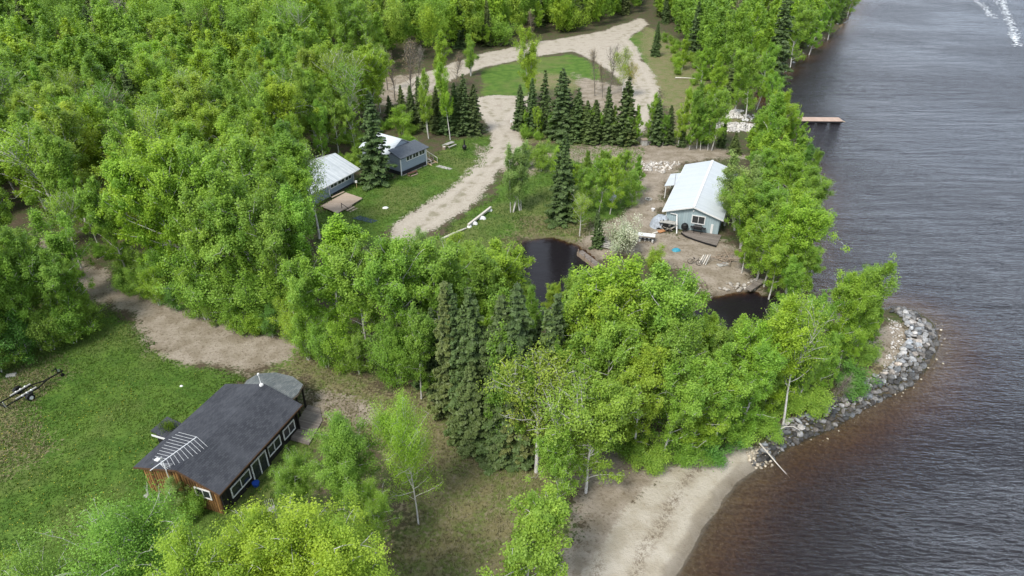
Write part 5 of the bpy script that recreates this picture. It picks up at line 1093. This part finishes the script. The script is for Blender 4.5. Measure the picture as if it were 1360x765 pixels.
scatter_small(pp([(945,146),(985,146),(987,158),(945,158)]),1000,.18,(1.0,.97,.92),.02,5); scatter_small(pp([(946,160),(1005,165),(1010,177),(950,172)]),1300,.18,(1.0,.97,.92),.02,6); scatter_small(pp([(985,150),(1005,153),(1005,162),(985,160)]),200,.16,(1.1,1.1,1.1),.02,7)
scatter_small(pp([(1098,208),(1110,208),(1110,218),(1098,217)],WZ),12,.5,(1.,.9,.8),.25,8)
scatter_small(pp([(1180,420),(1196,428),(1200,450),(1192,478),(1172,490),(1185,450)]),700,.10,(.95,.92,.88),.0,9)
scatter_small(pp([(855,216),(905,222),(880,232),(850,225)]),220,.22,(1.,.95,.88),.02,10)
scatter_small(pp([(945,372),(1005,372),(1008,386),(950,388)],-.2),120,.2,(.8,.75,.68),.05,12)
scatter_small(G['m_gravel'][0],900,.05,(.9,.85,.8),0,13); scatter_small(pp([(985,592),(1020,588),(1030,612),(1005,618)]),160,.12,(.9,.8,.65),.02,14)
scatter_small(pp([(885,215),(903,215),(905,222),(880,225)]),60,.2,(1.,.95,.88),.02,15)
t=NT('small_stones'); n=t.noise(6,4); c=t.mix(1.,t.mix(t.step(n,.35,.65),(.38,.37,.36),(.66,.65,.63)),t.attr('tint','Color'),'MULTIPLY'); t.fin(c,.85)
V=np.concatenate(SV); o=link('rubble_stones',np_mesh('rubble_stones',V,None,np.concatenate(SQ),attrs={'tint':np.concatenate(SC)}),t.m); tag(o,'small loose stones filling the shores and the rock bank','stones',kind='stuff')
RL=[('the third bend of the bank',(1225,495)),('the upper edge branch',(1048,572)),('the low middle rocks',(1120,560)),('the widest part',(1190,500)),('the old tyre',(1019,602)),('the lake edge below the tip',(1243,440)),('the driftwood pole',(1035,610)),('the leaning bare birch',(1110,520)),('the outermost tip of the bank',(1240,455)),('the back end of the bank',(1200,412)),('the middle of the bank',(1165,520)),('the sandy beach end',(1015,605)),('the gravel strip',(1190,445))]
from collections import defaultdict
gl=defaultdict(list)
for o,x,y,z,b,q in rock_pos:
    px_,py_=project(x,y,z); n=min(RL,key=lambda t_:(t_[1][0]-px_)**2+(t_[1][1]-py_)**2)[0]
    lab=f"{'big' if q>.45 else 'mid-sized' if q>.32 else 'small'} {'pale' if b>.62 else 'grey' if b>.33 else 'dark wet'} {['flat','blocky','upright'][o['zr']]} rock near {n}"; del o['zr']; gl[lab].append((px_,o))
ORD=['leftmost','second from left','third from left','fourth from left','fifth from left','sixth from left','seventh from left','eighth from left']
for lab,l in gl.items():
    l.sort(key=lambda a:a[0])
    for i,(px_,o) in enumerate(l): tag(o,lab if len(l)==1 or len(l)>9 else lab+', '+('rightmost' if i==len(l)-1 else ORD[i]),'rock','rocks of the bank round the point')

# ------------------------------------------------------------ boat wake foam, ground cover
V=[];F=[];k=0; r_=np.random.default_rng(9)
def streak(pts,n,wd):
    global k
    P=np.array([at(a,b,WZ) for a,b in pts])
    for i in range(n):
        p=interp(P,np.array([r_.random()]))[0]+r_.normal(size=2)*wd; q=.05+.26*r_.random()**2.5; m=7; a0=r_.random()*6
        for j in range(m): a=a0+j*2*math.pi/m; rr=q*(.6+.6*r_.random()); V.append((p[0]+rr*1.8*math.cos(a),p[1]+rr*math.sin(a),WZ+.02+.0006*(i%60)))
        F.append(tuple(range(k,k+m))); k+=m
streak([(1331,0),(1334,12),(1341,28),(1346,45),(1351,61)],900,.6); streak([(1294,0),(1306,8),(1312,15),(1317,24)],260,.7); streak([(1322,0),(1326,6)],30,.5)
me=bpy.data.meshes.new('wake_foam'); me.from_pydata(V,[],F); me.update(); o=link('wake_foam',me,M['foam']); tag(o,'white foam trail of a boat at the top right of the lake','foam',kind='stuff')
def tufts(mask_polys,n,h,seed,dens_h=1.,col=(1,1,1)):
    r=np.random.default_rng(seed); out=[];ton=[]
    for P in mask_polys:
        A=np.array(P); lo=A.min(0);hi=A.max(0); ar=(hi-lo).prod(); m=int(n*ar); X=lo[0]+(hi[0]-lo[0])*r.random(m);Y=lo[1]+(hi[1]-lo[1])*r.random(m); ok=(sdist(X,Y,P)+fbm(X,Y,4,seed)*4>0)&(np.abs(X)<80)&(Y>18)&(Y<150)&(sdist(X,Y,LAKE)<-.4); X=X[ok];Y=Y[ok]
        bz=fbm(X,Y,1.3,seed+4); X=X[bz>-.33];Y=Y[bz>-.33]; bz=bz[bz>-.33]
        lx=(X+23.85)*math.cos(1.234)+(Y-34.69)*math.sin(1.234); ly=-(X+23.85)*math.sin(1.234)+(Y-34.69)*math.cos(1.234); ok=~((lx>.2)&(lx<12.6)&(ly>-3.3)&(ly<4.)); X=X[ok];Y=Y[ok];bz=bz[ok]; Z=landz(X,Y); m=len(X)
        for b in range(3):
            a=r.random(m)*6.28; hh=h*(.4+.8*r.random(m))*(1+bz*1.6); lean_=hh*(.3+.6*r.random(m)); wv=.022+.02*r.random(m)
            b0=np.stack([X+r.normal(size=m)*.05,Y+r.normal(size=m)*.05,Z-.01],1); px_=np.stack([-np.sin(a),np.cos(a),0*a],1)*wv[:,None]; tp=b0+np.stack([np.cos(a)*lean_,np.sin(a)*lean_,hh],1)
            out.append(np.stack([b0-px_,b0+px_,tp+px_*.3,tp-px_*.3],1).reshape(-1,3)); ton.append(np.repeat(np.clip(.30+bz+.45*r.random(m)+fbm(X,Y,9.,seed+6)*1.5,0,1),4))
    return np.concatenate(out),np.concatenate(ton)
V,tn=tufts([G['m_grass'][0],G['m_grass'][5]],42,.13,61); V2,t2=tufts([G['m_grass'][1],G['m_grass'][4]],20,.16,62)
mg_=foliage_mat('grass_blades',(.052,.115,.014),(.145,.235,.038),trans=.2)
V=np.concatenate([V,V2]); o=link('lawn_grass',np_mesh('lawn_grass',V,np.arange(len(V)).reshape(-1,4),attrs={'tone':np.concatenate([tn,t2])}),mg_); o.color=(1,1,1,1); tag(o,'short green grass over the lawns','grass',kind='stuff')
V,tn=tufts([G['m_dry'][2],G['m_dry'][4],G['m_dry'][5]],26,.15,63)
md_=foliage_mat('dry_blades',(.12,.12,.045),(.27,.24,.13),trans=.1); o=link('dry_grass',np_mesh('dry_grass',V,np.arange(len(V)).reshape(-1,4),attrs={'tone':tn}),md_); o.color=(1,1,1,1); tag(o,'dry brownish grass and litter in the clearing','dry grass',kind='stuff')

V=[];r_=np.random.default_rng(77)
for P in (G['m_grass'][0],):
    A=np.array(P); lo=A.min(0);hi=A.max(0); X=lo[0]+(hi[0]-lo[0])*r_.random(3200);Y=lo[1]+(hi[1]-lo[1])*r_.random(3200); ok=(sdist(X,Y,P)>.5)&(fbm(X,Y,5.,90)>.06)&(Y>20); X=X[ok];Y=Y[ok];Z=landz(X,Y)
    for x,y,z in zip(X,Y,Z): q=.03; V+=[(x-q,y,z+.16),(x,y-q,z+.16),(x+q,y,z+.17),(x,y+q,z+.17)]
o=link('dandelions',np_mesh('dandelions',V,np.arange(len(V)).reshape(-1,4)),simple('dandelion_yellow',(.55,.48,.04))); tag(o,'tiny yellow flowers dotted over the near lawn','flowers',kind='stuff')
